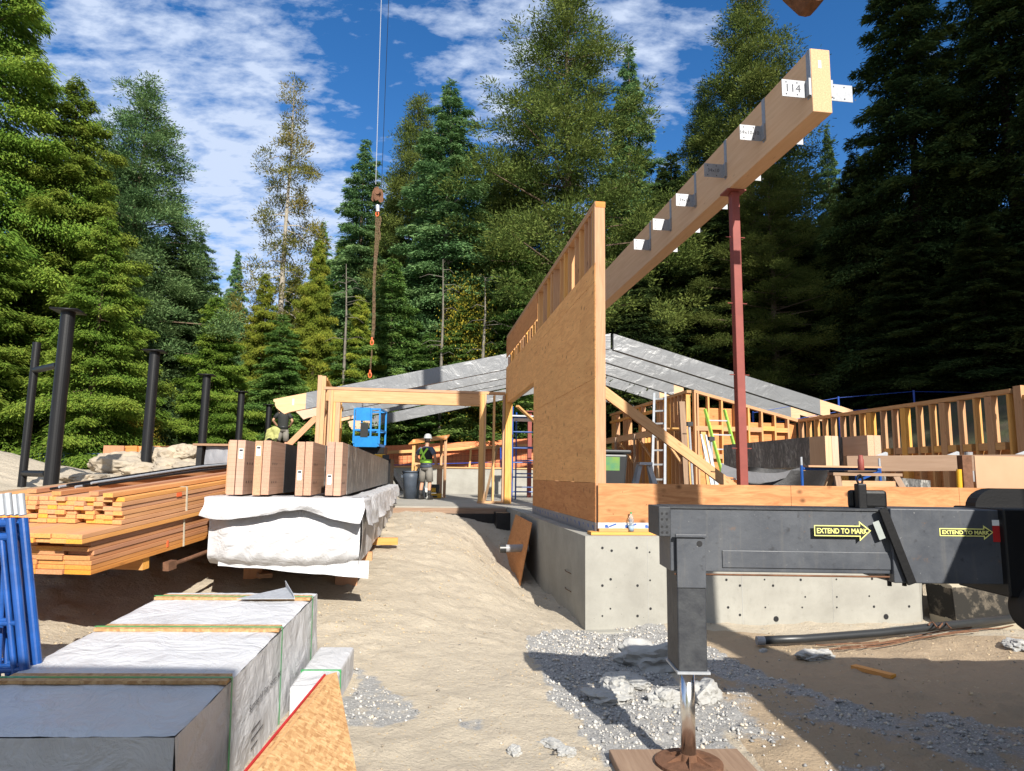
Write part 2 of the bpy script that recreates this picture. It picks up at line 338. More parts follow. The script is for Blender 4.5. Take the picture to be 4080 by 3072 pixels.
M['rock'] = conc('boulder', (.40, .33, .24), (.27, .235, .19))
M['pvc'] = simple('pvc', (.30, .30, .31), .45)
M['membrane'] = simple('membrane', (.014, .013, .013), .5, bump=.5, bs=12)
M['bark'] = simple('bark', (.16, .115, .08), .95, 0, .1, .5, 5, .6, 25)
M['bark_pale'] = simple('bark_pale', (.36, .32, .26), .95, 0, .1, .4, 5, .4, 25)
M['bark_grey'] = simple('bark_grey', (.19, .17, .14), .95, 0, .1, .4, 5, .4, 25)
M['bark_shaded'] = simple('bark_shaded', (.05, .036, .028), .95, 0, .1, .4, 5, .6, 25)  # bark copy with the shade of the right hand wood in its colour
def glass_m():
    g = G('clear_plastic', .08, .5); g.b.inputs['Transmission Weight'].default_value = .85; g.b.inputs['IOR'].default_value = 1.2; return g.done((.85, .92, .95))
M['clear'] = glass_m()
def barrier_m():
    g = G('tarred_concrete', .85, .2); p = g.obj(); a = g.noise(p, 4, 6, .7); z = g.n('SeparateXYZ', {0: p}).outputs[2]
    c = g.mix(g.step(a, .5, .62), (.022, .02, .017), (.12, .10, .075)); top = g.m_('GREATER_THAN', g.m_('ADD', z, g.m_('MULTIPLY', a, .1)), .54)
    bot = g.m_('LESS_THAN', g.m_('ADD', z, g.m_('MULTIPLY', a, .12)), .17)
    return g.done(g.mix(bot, g.mix(top, c, (.33, .29, .22)), (.30, .26, .19)), g.bump(a, .4, .02))
M['barrier'] = barrier_m()
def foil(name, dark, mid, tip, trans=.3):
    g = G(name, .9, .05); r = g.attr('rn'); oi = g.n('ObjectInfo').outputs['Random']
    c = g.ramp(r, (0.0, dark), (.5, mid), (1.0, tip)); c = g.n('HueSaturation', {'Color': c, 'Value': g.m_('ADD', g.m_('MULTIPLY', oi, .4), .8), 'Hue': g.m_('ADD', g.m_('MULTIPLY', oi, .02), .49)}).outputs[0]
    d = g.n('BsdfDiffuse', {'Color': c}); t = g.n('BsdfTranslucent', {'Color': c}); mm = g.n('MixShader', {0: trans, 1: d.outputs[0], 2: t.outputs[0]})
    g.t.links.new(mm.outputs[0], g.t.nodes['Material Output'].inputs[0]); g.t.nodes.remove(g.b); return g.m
M['f_cedar'] = foil('cedar_foliage', (.05, .105, .018), (.145, .235, .036), (.27, .335, .055), .4)
M['f_cedar2'] = foil('yellow_foliage', (.09, .14, .02), (.23, .30, .045), (.42, .42, .06), .4)
M['f_fir'] = foil('fir_foliage', (.045, .10, .028), (.115, .21, .05), (.20, .29, .07))
M['f_pine'] = foil('pine_foliage', (.045, .075, .022), (.10, .14, .036), (.17, .20, .05))
M['f_blue'] = foil('blue_fir_foliage', (.045, .095, .04), (.105, .185, .07), (.18, .26, .10))
M['f_shaded'] = foil('shaded_fir_foliage', (.013, .024, .010), (.035, .058, .02), (.095, .125, .035), .25)  # fir copy darkened: shade of the right hand wood put into the colour
M['f_scrag'] = foil('dry_pine_foliage', (.07, .08, .025), (.16, .165, .04), (.28, .22, .06))
M['f_shrub'] = foil('shrub_foliage', (.12, .12, .02), (.26, .22, .03), (.45, .33, .05), .4)

# ------------------------------------------------------------------ ground: one sheet, shaped through surveyed heights
def b2w(u, v): p = BF @ Vector((u, v, 0)); return p.x, p.y
GP = [(-3, -3, 0), (0, -3, 0), (4, -3, 0), (9, -2, 0), (-8, -2, .1), (0, 0, 0), (3, 0, 0), (0, 3, .0), (3, 3, 0), (6, 4, 0), (1.2, 4.4, -.01), (3, 6, -.01), (1, 6.6, .02), (0, 6, .06), (1.1, 7.6, 0), (2.5, 7.8, -.02), (5, 7.9, 0), (8, 8, .05), (12, 6, .1),
 (-1.2, 3.6, .04), (-2, 2, .03), (-3.5, 3.5, .1), (-1.2, 5, .10), (-1.3, 6.3, .2), (-2.6, 5.2, .2), (-4.2, 5, .3), (-5.5, 5.5, .45),
 (-2.4, 6.8, .34), (-2.2, 7.6, .45), (-3.4, 7.2, .42), (-1.2, 8, .42), (-1.0, 9.5, .56), (-2.2, 9.5, .68), (-1.6, 11, .74), (-3, 11.5, .85), (-1.4, 12.7, .84), (-2.6, 14, .9), (-1.5, 15.2, .93), (-3.6, 15.8, .94), (-1.0, 16.4, .9), (-2.4, 16.5, .92),
 (0.1, 8.2, .10), (-.25, 9.4, .34), (-.45, 10.6, .5), (-.75, 12, .68), (-.9, 13.6, .8),
 (-4.3, 6.6, .42), (-4.0, 8, .72), (-5.6, 8, .85), (-4.6, 10, 1.1), (-6.8, 9, 1.2), (-7.5, 11, 1.4), (-6, 13, 1.45), (-9, 12.2, 1.75), (-10.5, 13, 2.25), (-9.4, 15, 1.75), (-7.6, 15, 1.7), (-6.5, 15.6, 1.75), (-5, 15, 1.25), (-5, 20, 1.5), (-8, 20, 1.6), (-12, 20, 1.7), (-14, 12, 2.1), (-14, 30, 2), (-6, 30, 1.5), (0, 32, 1.4), (6, 32, 2.2),
 (12, 14, 2.0), (13, 18, 3.2), (13, 23, 4.0), (19, 20, 4.6), (18, 28, 5.2), (10, 30, 3.6), (12, 10, 1.2), (20, 12, 3), (20, 5, 1.5), (-20, 5, 1.2), (-30, 30, 3), (30, 30, 7), (0, 55, 5), (30, 60, 12), (-30, 60, 7), (-25, -10, 0), (25, -10, 1), (0, -25, 0)]
for v_, z_ in ((.3, 0), (1.5, -.04), (2.8, -.04), (4.2, .12), (5.4, .36), (6.6, .6), (7.4, .72)): GP.append((*b2w(-.05, v_), z_)); GP.append((*b2w(-.4, v_), z_+.03))
for u_ in (.6, 2, 4, 6, 8):
    GP.append((*b2w(u_, -.05), 0))
    for v_ in (1.5, 5, 9, 14): GP.append((*b2w(u_, v_), .35))
GP = np.array(GP, float)
def tps(r2): return np.where(r2 > 0, .5*r2*np.log(np.maximum(r2, 1e-9)), 0)
_n = len(GP); _K = tps(((GP[:, None, :2]-GP[None, :, :2])**2).sum(2)) + np.eye(_n)*.02
_P = np.c_[np.ones(_n), GP[:, :2]]; _A = np.block([[_K, _P], [_P.T, np.zeros((3, 3))]]); _w = np.linalg.solve(_A, np.r_[GP[:, 2], 0, 0, 0])
def gz0(x, y):
    x = np.atleast_1d(np.asarray(x, float)); y = np.atleast_1d(np.asarray(y, float)); sh = x.shape; x = x.ravel(); y = y.ravel(); out = np.empty(len(x))
    for i in range(0, len(x), 20000):
        q = np.c_[x[i:i+20000], y[i:i+20000]]; out[i:i+20000] = tps(((q[:, None, :]-GP[None, :, :2])**2).sum(2)) @ _w[:_n] + _w[_n] + q @ _w[_n+1:]
    return out.reshape(sh)
GRAV = [zat(*p) for p in ((2105, 2610), (2160, 2520), (2300, 2500), (2620, 2500), (2760, 2545), (3050, 2690), (3380, 2800), (3700, 2850), (4300, 2920), (4300, 3400), (2420, 3400), (2400, 3072), (2330, 2960), (2240, 2850), (2150, 2740))]
GR2 = [zat(*p) for p in ((1385, 2740), (1470, 2760), (1600, 2800), (1620, 2900), (1560, 2960), (1400, 2960))]
GR3 = [zat(*p) for p in ((1810, 2900), (1900, 2875), (1925, 2900), (1850, 2950))]
def inpoly(x, y, poly):
    c = np.zeros(np.shape(x), bool); n = len(poly)
    for i in range(n):
        x0, y0, x1, y1 = poly[i].x, poly[i].y, poly[i-1].x, poly[i-1].y
        c ^= ((y0 > y) != (y1 > y)) & (x < (x1-x0)*(y-y0)/((y1-y0) or 1e-9)+x0)
    return c
def gmask(x, y):
    wx = x + fbm(x*2.3, y*2.3, 3, 5)*.5; wy = y + fbm(x*2.3, y*2.3, 3, 9)*.5
    a = inpoly(wx, wy, GRAV)*1.0; b = inpoly(wx, wy, GR2)*.8; c = inpoly(wx, wy, GR3)*.7
    hole = np.clip((fbm(x*.9, y*.9, 3, 77)-.03)*9, 0, 1)*(x > 1.5); a = a*(1-hole*.85)
    return np.maximum(np.maximum(a, b), c)
def gz(x, y):
    x = np.asarray(x, float); y = np.asarray(y, float); z = gz0(x, y)
    near = np.exp(-np.maximum(0, np.hypot(x, y-8)-14)/10)
    rough = .4+1.2*np.clip(vn(x*.35, y*.35, 3), 0, 1)
    z = z + near*(fbm(x*1.1, y*1.1, 3, 1)*.07 + fbm(x*4.5, y*4.5, 3, 2)*.036*rough + np.maximum(0, fbm(x*9, y*9, 2, 4)-.03)*.10*rough)
    z = z + (1-near)*fbm(x*.15, y*.15, 4, 6)*1.2
    m_ = (x > -10) & (x < 10) & (y > 13)
    return z
def axis(lo, hi, a, b, h):
    mid = list(np.arange(a, b+1e-6, h)); l = []; s = h; x = a
    while x > lo: s *= 1.09; x -= s; l.append(x)
    r = []; s = h; x = b
    while x < hi: s *= 1.09; x += s; r.append(x)
    return np.array(l[::-1]+mid+r)
gx = axis(-260, 260, -6.5, 7.5, .06); gy = axis(-60, 420, 2.4, 14, .065)
X, Y = np.meshgrid(gx, gy); Z = gz(X, Y); GM = gmask(X, Y)
me = bpy.data.meshes.new('ground'); nx, ny = len(gx), len(gy)
me.vertices.add(nx*ny); me.vertices.foreach_set('co', np.stack([X, Y, Z], -1).ravel())
ii = (np.arange(ny-1)[:, None]*nx + np.arange(nx-1)[None]).ravel(); Q = np.stack([ii, ii+1, ii+nx+1, ii+nx], 1)
me.loops.add(Q.size); me.loops.foreach_set('vertex_index', Q.ravel()); me.polygons.add(len(Q)); me.polygons.foreach_set('loop_start', np.arange(len(Q))*4); me.update(calc_edges=True); me.validate()
me.polygons.foreach_set('use_smooth', np.ones(len(Q), bool))
ga = me.attributes.new('grav', 'FLOAT', 'POINT'); ga.data.foreach_set('value', GM.ravel())
g = G('sand', .95, .1); p = g.pos(); gv = g.attr('grav'); a = g.noise(p, .8, 6, .65); b = g.noise(p, 9, 6, .7); v = g.vor(p, 55); f = g.noise(p, 120, 3, .6)
sand = g.mix(g.step(a, .35, .68), (.53, .42, .275), (.45, .35, .225)); sand = g.mix(g.m_('MULTIPLY', g.step(b, .5, .68), .55), sand, (.32, .235, .145)); sand = g.mix(g.m_('MULTIPLY', g.step(g.noise(p, 3.2, 7, .75), .54, .64), .4), sand, (.36, .265, .165)); sand = g.mix(g.m_('MULTIPLY', g.step(g.noise(p, 34, 4, .7), .6, .66), .6), sand, (.20, .15, .10))
sand = g.mix(g.m_('MULTIPLY', g.step(g.vor(p, 21).outputs['Distance'], .16, .05), .55), sand, (.38, .36, .32)); sand = g.mix(g.m_('MULTIPLY', g.step(f, .6, .7), .25), sand, (.20, .145, .09))
grv = g.mix(g.step(v.outputs['Distance'], .1, .5), (.46, .45, .43), (.27, .265, .255)); grv = g.mix(g.m_('MULTIPLY', g.n('SeparateColor', {0: v.outputs['Color']}).outputs[0], .6), grv, (.30, .29, .28))
xyz = g.n('SeparateXYZ', {0: p}); right = g.m_('MULTIPLY', g.step(xyz.outputs[0], 0.0, 1.0), 1.0)
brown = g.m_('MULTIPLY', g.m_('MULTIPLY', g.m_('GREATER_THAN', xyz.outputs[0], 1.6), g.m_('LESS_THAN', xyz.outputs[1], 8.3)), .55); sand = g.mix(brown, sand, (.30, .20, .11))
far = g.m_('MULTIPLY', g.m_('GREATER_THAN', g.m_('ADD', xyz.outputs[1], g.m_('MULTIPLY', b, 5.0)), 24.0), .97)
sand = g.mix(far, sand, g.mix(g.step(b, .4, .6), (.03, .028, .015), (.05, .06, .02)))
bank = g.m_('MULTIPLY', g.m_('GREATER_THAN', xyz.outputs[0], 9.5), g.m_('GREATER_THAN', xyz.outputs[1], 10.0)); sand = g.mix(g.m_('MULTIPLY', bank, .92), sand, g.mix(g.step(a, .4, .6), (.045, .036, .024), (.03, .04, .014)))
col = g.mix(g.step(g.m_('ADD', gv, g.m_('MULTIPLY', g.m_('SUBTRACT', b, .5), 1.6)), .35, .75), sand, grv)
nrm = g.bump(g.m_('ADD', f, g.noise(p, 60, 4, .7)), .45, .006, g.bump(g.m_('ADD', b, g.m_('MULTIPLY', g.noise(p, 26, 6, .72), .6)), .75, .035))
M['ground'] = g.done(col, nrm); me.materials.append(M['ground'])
o = bpy.data.objects.new('ground', me); S.collection.objects.link(o); tag(o, kind='structure')
def hz(x, y): return float(gz(np.array([x]), np.array([y]))[0])
def bz(u, v): x, y = b2w(u, v); return hz(x, y)
# loose stones (nobody could count them)
OCT = np.array([(1, 0, 0), (-1, 0, 0), (0, 1, 0), (0, -1, 0), (0, 0, 1), (0, 0, -1)], float); OF = np.array([(0, 2, 4), (2, 1, 4), (1, 3, 4), (3, 0, 4), (2, 0, 5), (1, 2, 5), (3, 1, 5), (0, 3, 5)])
def stones(name, xs, ys, size, mat, seed, zoff=.2):
    r = np.random.default_rng(seed); n = len(xs); s = size[0]*(size[1]/size[0])**(r.random(n)**2.2)
    V = OCT[None]*r.uniform(.55, 1.15, (n, 6, 1)) + r.normal(0, .12, (n, 6, 3)); V[:, :, 2] *= .7; A = r.random(n)*6.28; ca, sa = np.cos(A)[:, None], np.sin(A)[:, None]
    x = V[:, :, 0]*ca-V[:, :, 1]*sa; y = V[:, :, 0]*sa+V[:, :, 1]*ca; zc = gz(xs, ys)
    P = np.stack([x*s[:, None]+xs[:, None], y*s[:, None]+ys[:, None], V[:, :, 2]*s[:, None]+(zc+s*zoff)[:, None]], -1).reshape(-1, 3)
    F = (OF[None]+(np.arange(n)*6)[:, None, None]).reshape(-1, 3); me = bpy.data.meshes.new(name); me.vertices.add(len(P)); me.vertices.foreach_set('co', P.ravel()); me.loops.add(F.size); me.loops.foreach_set('vertex_index', F.ravel()); me.polygons.add(len(F)); me.polygons.foreach_set('loop_start', np.arange(len(F))*3); me.update(calc_edges=True)
    q = me.attributes.new('rn', 'FLOAT', 'FACE'); q.data.foreach_set('value', np.repeat(r.random(n), 8)); me.materials.append(mat); o = bpy.data.objects.new(name, me); S.collection.objects.link(o); return o
g = G('gravel_stone', .85, .2); M['gravel'] = g.done(g.ramp(g.attr('rn'), (0, (.17, .17, .175)), (.3, (.36, .355, .345)), (.7, (.48, .465, .44)), (1, (.50, .43, .34))))
g = G('pebble', .85, .2); M['pebble'] = g.done(g.ramp(g.attr('rn'), (0, (.16, .15, .14)), (.5, (.36, .29, .2)), (1, (.45, .42, .37))))
rg = np.random.default_rng(3)
xs = rg.uniform(-2.5, 6.5, 90000); ys = rg.uniform(3.4, 8.6, 90000); mm = np.minimum(gmask(xs, ys), gmask(xs+rg.normal(0, .10, 90000), ys+rg.normal(0, .10, 90000))+.12); keep = (rg.random(90000) < mm*np.where(mm > .9, .6, .42)); 
tag(stones('gravel', xs[keep], ys[keep], (.006, .027), M['gravel'], 4), 'pale grey crushed gravel spread over the sand beside the concrete foundation', 'gravel', kind='stuff')
xs = rg.uniform(-6, 6.5, 5200); ys = rg.uniform(3.2, 16, 5200)
tag(stones('pebbles', xs, ys, (.004, .02), M['pebble'], 6), 'small pebbles scattered over the sandy ramp', 'pebbles', kind='stuff')
g = G('sand_clod', .95, .1); M['clod'] = g.done(g.ramp(g.attr('rn'), (0, (.36, .28, .18)), (.5, (.43, .335, .22)), (1, (.48, .385, .26))))
xs = rg.uniform(-6, 6.5, 30000); ys = rg.uniform(3.0, 16, 30000); keep = (fbm(xs*1.3, ys*1.3, 3, 88) > .06) & (gmask(xs, ys) < .3)
tag(stones('sand_clods', xs[keep], ys[keep], (.006, .032), M['clod'], 9, -.25), 'crumbly sand clods strewn over the ramp and slopes', 'sand clods', kind='stuff')
def lump(name, x, y, z, sx, sy, sz, mat, seed, label=None, cat=None, group=None, sub=4, rough=.35, rz=0.0, dome=1.0):
    bm = bmesh_ico(sub); me = bpy.data.meshes.new(name); vs = []
    for v in bm[0]:
        q = Vector(v); d = 1+rough*(mnoise.fractal(q*1.3+Vector((seed*7.1, seed*3.3, 0)), 1, 2, 4))+ .35*rough*mnoise.fractal(q*4+Vector((seed, 9, 0)), 1, 2, 3)
        q = q*d; q.x = math.copysign(abs(q.x)**.85, q.x); q.y = math.copysign(abs(q.y)**.85, q.y); vs.append((q.x*sx, q.y*sy, q.z*sz))
    me.from_pydata(vs, [], bm[1]); me.materials.append(mat); me.polygons.foreach_set('use_smooth', [False]*len(me.polygons)); o = bpy.data.objects.new(name, me); S.collection.objects.link(o); o.location = (x, y, z); o.rotation_euler = (0, 0, rz)
    return tag(o, label, cat, group)
_ico = {}
def bmesh_ico(sub):
    if sub not in _ico:
        import bmesh
        bm = bmesh.new(); bmesh.ops.create_icosphere(bm, subdivisions=sub, radius=1); _ico[sub] = ([tuple(v.co) for v in bm.verts], [tuple(v.index for v in f.verts) for f in bm.faces]); bm.free()
    return _ico[sub]
for i, (px, py, d, sx, sy, sz, lb) in enumerate([(2600, 2640, 0, .34, .22, .16, 'largest broken concrete chunk beside the steel outrigger leg'), (2650, 2800, 0, .13, .1, .075, 'small concrete chunk at the near side of the broken concrete pile'), (2800, 2770, 0, .16, .13, .10, 'broken concrete chunk right of the chrome jack cylinder'),
        (2500, 2720, 0, .20, .12, .06, 'flat broken concrete slab piece left of the jack cylinder'), (2420, 2790, 0, .17, .12, .05, 'flat spill of pale hardened concrete on the gravel left of the jack'), (3250, 2600, 0, .20, .10, .07, 'pale concrete lump beside the black pipe end'), (4050, 2580, 0, .22, .12, .06, 'pale concrete lump at the right edge of the photo'), (2050, 2985, 0, .055, .045, .035, 'lone crumbly concrete lump on the bare sand'), (2200, 2960, 0, .09, .05, .03, 'long crumbly concrete lump near the wooden jack pad'), (2260, 3005, 0, .06, .05, .03, 'small crumbly concrete lump between the lone lump and the jack pad'), (3040, 2570, 0, .055, .03, .022, 'tiny white concrete scrap below the black pipe end'), (2450, 2760, 0, .2, .12, .09, 'rough concrete chunk leaning on the flat slab piece')]):
    q = zat(px, py, .03); lump('concrete_chunk', q.x, q.y, hz(q.x, q.y)+sz*.3, sx, sy, sz, M['rubble'], i+2, lb, 'concrete chunk', 'broken concrete chunks on the gravel', rz=i*.7, rough=.5)

# ------------------------------------------------------------------ concrete foundation, slab and footing (building frame: u right along the front, v away)
def tie_hole(parent, u, z, v=0.0, r=.02):
    MB(BF).cyl((u, v-.002, z), (u, v-.0035, z), r, n=10).build('tie_hole', M['decal_black'], parent)
fd = thing('foundation_wall', 'pale concrete foundation wall with tie holes under the plywood framing', 'foundation wall', BF @ Vector((2.2, 0, 0)), ps)
mb = MB(BF)
mb.prism([(0, 0, -.4), (4.41, 0, -.4), (4.41, 0, 1.08), (0, 0, 1.08)], (0, .24, 0))
mb.prism([(0, .24, -.4), (0, 7.35, -.4), (0, 7.35, 1.08), (0, .24, 1.08)], (.24, 0, 0)); 
mb.build('wall', M['concrete'], fd)
MB(BF).prism([(4.411, 0, -.3), (4.55, .12, -.3), (4.55, .12, .80), (4.411, 0, 1.06)], (0, .3, 0)).build('return_face', M['concrete'], fd)
MB(BF).box(-.02, 4.7, -.14, -.002, -.25, -.015).build('footing', M['concrete'], fd)
for (px, py) in ((2437, 2194), (2588, 2200), (2433, 2308), (2590, 2312), (2400, 2183), (2537, 2183), (2400, 2333), (2540, 2333), (2432, 2425), (2592, 2425), (2400, 2454), (2540, 2454), (2894, 2310), (3046, 2309), (3190, 2310), (3332, 2308), (3474, 2306), (2948, 2333), (3080, 2333), (3208, 2378), (3334, 2378), (3463, 2375), (2901, 2420), (3049, 2420), (3196, 2420), (3334, 2420), (3482, 2417), (3622, 2416), (2948, 2450)):
    r = ray(px, py); vd = Vector((-math.sin(ps), math.cos(ps), 0)); t = ((C0-EYE).dot(vd))/r.dot(vd); q = BF.inverted() @ (EYE+r*t); tie_hole(fd, q.x, q.z, r=.016 if (px*7+py) % 3 else .011)
for (px, py, rr) in ((3092, 2466, .035), (3530, 2457, .035)):
    r = ray(px, py); t = ((C0-EYE).dot(vd))/r.dot(vd); q = BF.inverted() @ (EYE+r*t); tie_hole(fd, q.x, q.z, r=rr)
MB(BF).box(1.99, 1.996, -.003, -.001, 0, 1.0).build('form_joint', M['rubble'], fd)
for u_ in (.78, 3.2): MB(BF).box(u_, u_+.004, -.0025, -.001, .0, 1.06).build('panel_seam', M['rubble'], fd)
for z_ in (.53, .30): MB(BF).tube([(-.004, .75, z_), (-.03, .95, z_+.005), (-.004, 1.12, z_)], .005, 6).build('tie_wire', M['rust'], fd)
tag(MB(BF).box(.245, 9.6, .245, 26, .85, 1.08).box(-11, .244, 7.36, 26, .85, 1.08).build('slab', M['slab']), kind='structure')
tag(MB(BF).box(-4.6, -.02, 7.30, 7.355, .86, 1.05).build('slab_form_board', M['old_wood']), 'weathered form board along the slab edge at the end of the sand ramp', 'form board')
tag(MB(BF).box(-4.6, -.3, 7.23, 7.295, .70, .93).build('membrane_strip', M['membrane']), 'black waterproof membrane strip under the slab edge board', 'membrane')
tag(MB(BF).box(-.30, -.003, 6.7, 7.29, .5, .98).build('membrane_flap', M['membrane']), 'black membrane around the far corner of the foundation beside the trench', 'membrane')
# plywood sheet leaning on the side of the foundation with a capped pipe through it
t = thing('leaning_plywood', 'reddish plywood sheet leaning against the side of the foundation in the trench', 'plywood sheet', BF @ Vector((-.2, 3.6, .1)), ps)
MB(BF).prism([(-.36, 3.0, -.06), (-.36, 5.2, .12), (-.10, 5.25, 1.03), (-.10, 3.35, 1.0)], (.016, 0, .004)).build('sheet', M['ply_red'], t)
t = thing('drain_pipe', 'short grey drain pipe with a black cap sticking out through the leaning plywood', 'pipe', BF @ Vector((-.5, 3.6, .55)), ps)
MB(BF).cyl((-.10, 3.62, .56), (-.50, 3.62, .55), .065, n=20).build('pipe', M['pvc'], t, smooth=False); MB(BF).cyl((-.495, 3.62, .55), (-.60, 3.62, .549), .072, n=20).build('cap', M['black_plastic'], t)
# tall plywood wall
tw = thing('tall_stud_wall', 'tall plywood clad stud wall with open studs along its top and a far doorway', 'stud wall', BF @ Vector((.25, 4.5, 1.2)), ps)
U0, U1 = .19, .203; TOP = 5.45
def sheet(v0, v1, z0, z1, m='ply'): MB(BF).box(U0+random.random()*.001, U1, v0, v1, z0, z1).build('plywood_sheet', M[m], tw)
VD0, VD1, DZ = 4.95, 9.0, 3.65
for a, b in ((.25, 2.69), (2.695, VD0)): sheet(a, b, 1.228, 1.716, 'ply_red'); sheet(a, b, 1.721, 3.055, 'ply')
for a, b in ((.25, 2.69), (2.695, VD0), (VD0+.004, 7.2), (7.205, 9.3)): sheet(a, b, 3.06 if a < 4.9 else DZ, 4.345, 'ply')
sheet(.25, 2.69, 4.35, 4.60); sheet(2.695, 5.1, 4.35, 4.60); sheet(5.105, 9.3, 4.35, 4.60)
MB(BF).box(U0, U1, 4.66, 9.3, 4.86, 5.36).build('plywood_sheet', M['ply_red'], tw)
for i in range(14): MB(BF).box(.206, .24, 4.85+i*.32, 4.89+i*.32, 4.61, 4.85).build('block', M['stud'], tw)
MB(BF).box(.192, .34, .25, 9.3, 5.412, 5.45).build('top_plate', M['stud'], tw); MB(BF).box(.194, .339, .25, 9.3, 5.372, 5.41).build('top_plate', M['stud'], tw)
MB(BF).box(.206, .34, .25, VD0, 1.12, 1.16).build('bottom_plate', M['stud'], tw)
for i, v_ in enumerate((.41, .61, .83, 1.12, 1.44, 1.9, 2.18, 2.53, 3.06, 3.29, 3.64, 4.02, 4.57)): MB(BF).box(.206, .338, v_, v_+(.038 if i % 3 else .076), 1.16, 5.37).build('stud', M['stud'], tw)
for v0 in (5.4, 5.9, 6.4, 6.9, 7.4, 7.9, 8.4, 8.9): MB(BF).box(.24, .338, v0, v0+.04, DZ+.25, 5.37).build('stud', M['stud'], tw)
for k in range(3): MB(BF).box(.206+k*.045, .248+k*.045, VD0, VD1, DZ, DZ+.24).build('header', M['lumber_bright'], tw)
MB(BF).box(.192, .338, VD0-.08, VD0-.001, 1.16, DZ+.2).build('jack_stud', M['stud'], tw)
for k in range(3): MB(BF).box(.192, .332, .25+k*.04, .288+k*.04, 1.12, 5.40).build('end_post', M['post'], tw)
MB(BF).box(.205, .335, .246, .249, 5.37, 5.45).build('end_block', M['board'], tw)
MB(BF).box(.16, .33, 9.02, 9.3, 1.085, 3.9).build('far_post', M['post'], tw)
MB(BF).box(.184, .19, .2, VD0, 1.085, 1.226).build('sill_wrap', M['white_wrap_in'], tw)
for i in range(18):
    v_ = .3+i*.25; MB(BF).prism([(.182, v_, 1.12+(i % 3)*.02), (.182, v_+.07, 1.18), (.182, v_+.03, 1.19), (.182, v_+.0, 1.16)], (.001, 0, 0)).build('print_mark', M['print_blue'], tw)
b_ = MB(BF); rq = random.Random(12)
for v_ in [.28+.4*k for k in range(12)]:
    for k in range(26):
        z_ = 1.26+k*.128
        if rq.random() < .75 and (z_ < 3.0 or v_ < 4.8): b_.box(.1885, .19, v_+rq.uniform(-.012, .012), v_+.012, z_, z_+.008)
b_.build('nail_line', M['rust'], tw)
# brace from the wall to the floor
tag(MB(BF).bar((.34, .8, 3.04), (2.95, 1.05, 1.30), .05, .14).build('diagonal_brace', M['lumber_bright']), 'long diagonal lumber brace from the tall wall down to the floor by the red column', 'brace')
# knee wall
kw = thing('knee_wall', 'low plywood knee wall along the front of the foundation', 'knee wall', BF @ Vector((3.5, .3, 1.1)), ps)
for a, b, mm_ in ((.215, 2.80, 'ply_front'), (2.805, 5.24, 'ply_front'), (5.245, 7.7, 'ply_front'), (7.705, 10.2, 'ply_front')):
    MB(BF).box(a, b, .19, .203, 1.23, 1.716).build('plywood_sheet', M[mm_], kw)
MB(BF).box(.336, 10.2, .205, .34, 1.672, 1.70).build('top_plate', M['board'], kw); MB(BF).box(.21, 10.2, .192, .203, 1.155, 1.229).build('sill_wrap', M['white_wrap'], kw)
MB(BF).box(.215, 4.6, .145, .33, 1.122, 1.16).build('sill_plate', M['post'], kw); MB(BF).box(.10, 4.6, .10, .30, 1.083, 1.12).build('sill_plate', M['post'], kw)
for k in range(24): MB(BF).box(.34+k*.4, .378+k*.4, .206, .338, 1.16, 1.67).build('stud', M['stud'], kw)
for i in range(4):
    u_ = .30+i*.26; b_ = MB(BF); b_.prism([(u_, .1905, 1.165), (u_+.05, .1905, 1.165), (u_+.03, .1905, 1.205), (u_+.0, .1905, 1.2)], (0, .001, 0)); b_.prism([(u_+.04, .1905, 1.165), (u_+.15, .1905, 1.205), (u_+.145, .1905, 1.222), (u_+.06, .1905, 1.19)], (0, .001, 0)); b_.build('print_mark', M['print_blue'], kw)
for u_, s_ in ((1.42, 1.0), (1.95, .8), (3.3, 1.), (4.9, 1.0)):
    b_ = MB(BF)
    for k in range(9):
        if k == 4: continue
        b_.box(u_+k*.022*s_, u_+k*.022*s_+.006, .1885, .19, 1.36+(k % 2)*.004, 1.375+(k % 3)*.004); b_.box(u_+k*.022*s_, u_+k*.022*s_+.014, .1885, .1899, 1.36, 1.365)
    b_.build('mill_stamp', M['rust'], kw)
# end wall at the far door, plane v = 8
dw = thing('door_frame_wall', 'open lumber door frame with a wide header at the end of the sand ramp', 'door frame', BF @ Vector((-2.2, 9.15, 1.08)), ps)
def fb(nm, a, b, z0, z1, v0=9.1, v1=9.24, m='lumber_bright'): MB(BF).box(a, b, v0, v1, z0, z1).build(nm, M[m], dw)
fb('bottom_plate', -.52, .155, 1.085, 1.14); fb('post', -.50, -.385, 1.141, 3.86); fb('post', -.38, -.335, 1.141, 3.86); fb('stud', -.15, -.10, 1.141, 3.84)
fb('stud', .10, .15, 1.141, 3.84); fb('top_plate', -.545, .155, 3.862, 3.93)
fb('header', -4.175, -.506, 3.585, 3.86, 9.1, 9.15); fb('header', -4.175, -.506, 3.585, 3.86, 9.19, 9.24); fb('header_plate', -4.41, -.547, 3.864, 3.93, 9.085, 9.25); fb('header_plate', -4.175, -.506, 3.555, 3.582, 9.09, 9.25)
fb('tall_post', -4.575, -4.48, 1.0, 4.215); fb('tall_post', -4.476, -4.38, 1.0, 4.20); fb('jack_stud', -4.29, -4.24, 1.0, 3.86); fb('jack_stud', -4.235, -4.18, 1.0, 3.86); fb('jack_stud', -4.11, -4.0, 1.0, 3.55); fb('jack_stud', -4.17, -4.115, 1.0, 3.55)
for i, v_ in enumerate((9.7, 10.3, 10.9, 11.5, 12.1, 12.7)): MB(BF).box(-4.5, -4.36, v_, v_+.045, 1.08, 4.0-.02*i).build('stud', M['stud'], dw)
MB(BF).bar((-4.43, 9.26, 4.14), (-4.43, 13.2, 3.74), .14, .08).build('side_plate', M['stud'], dw)
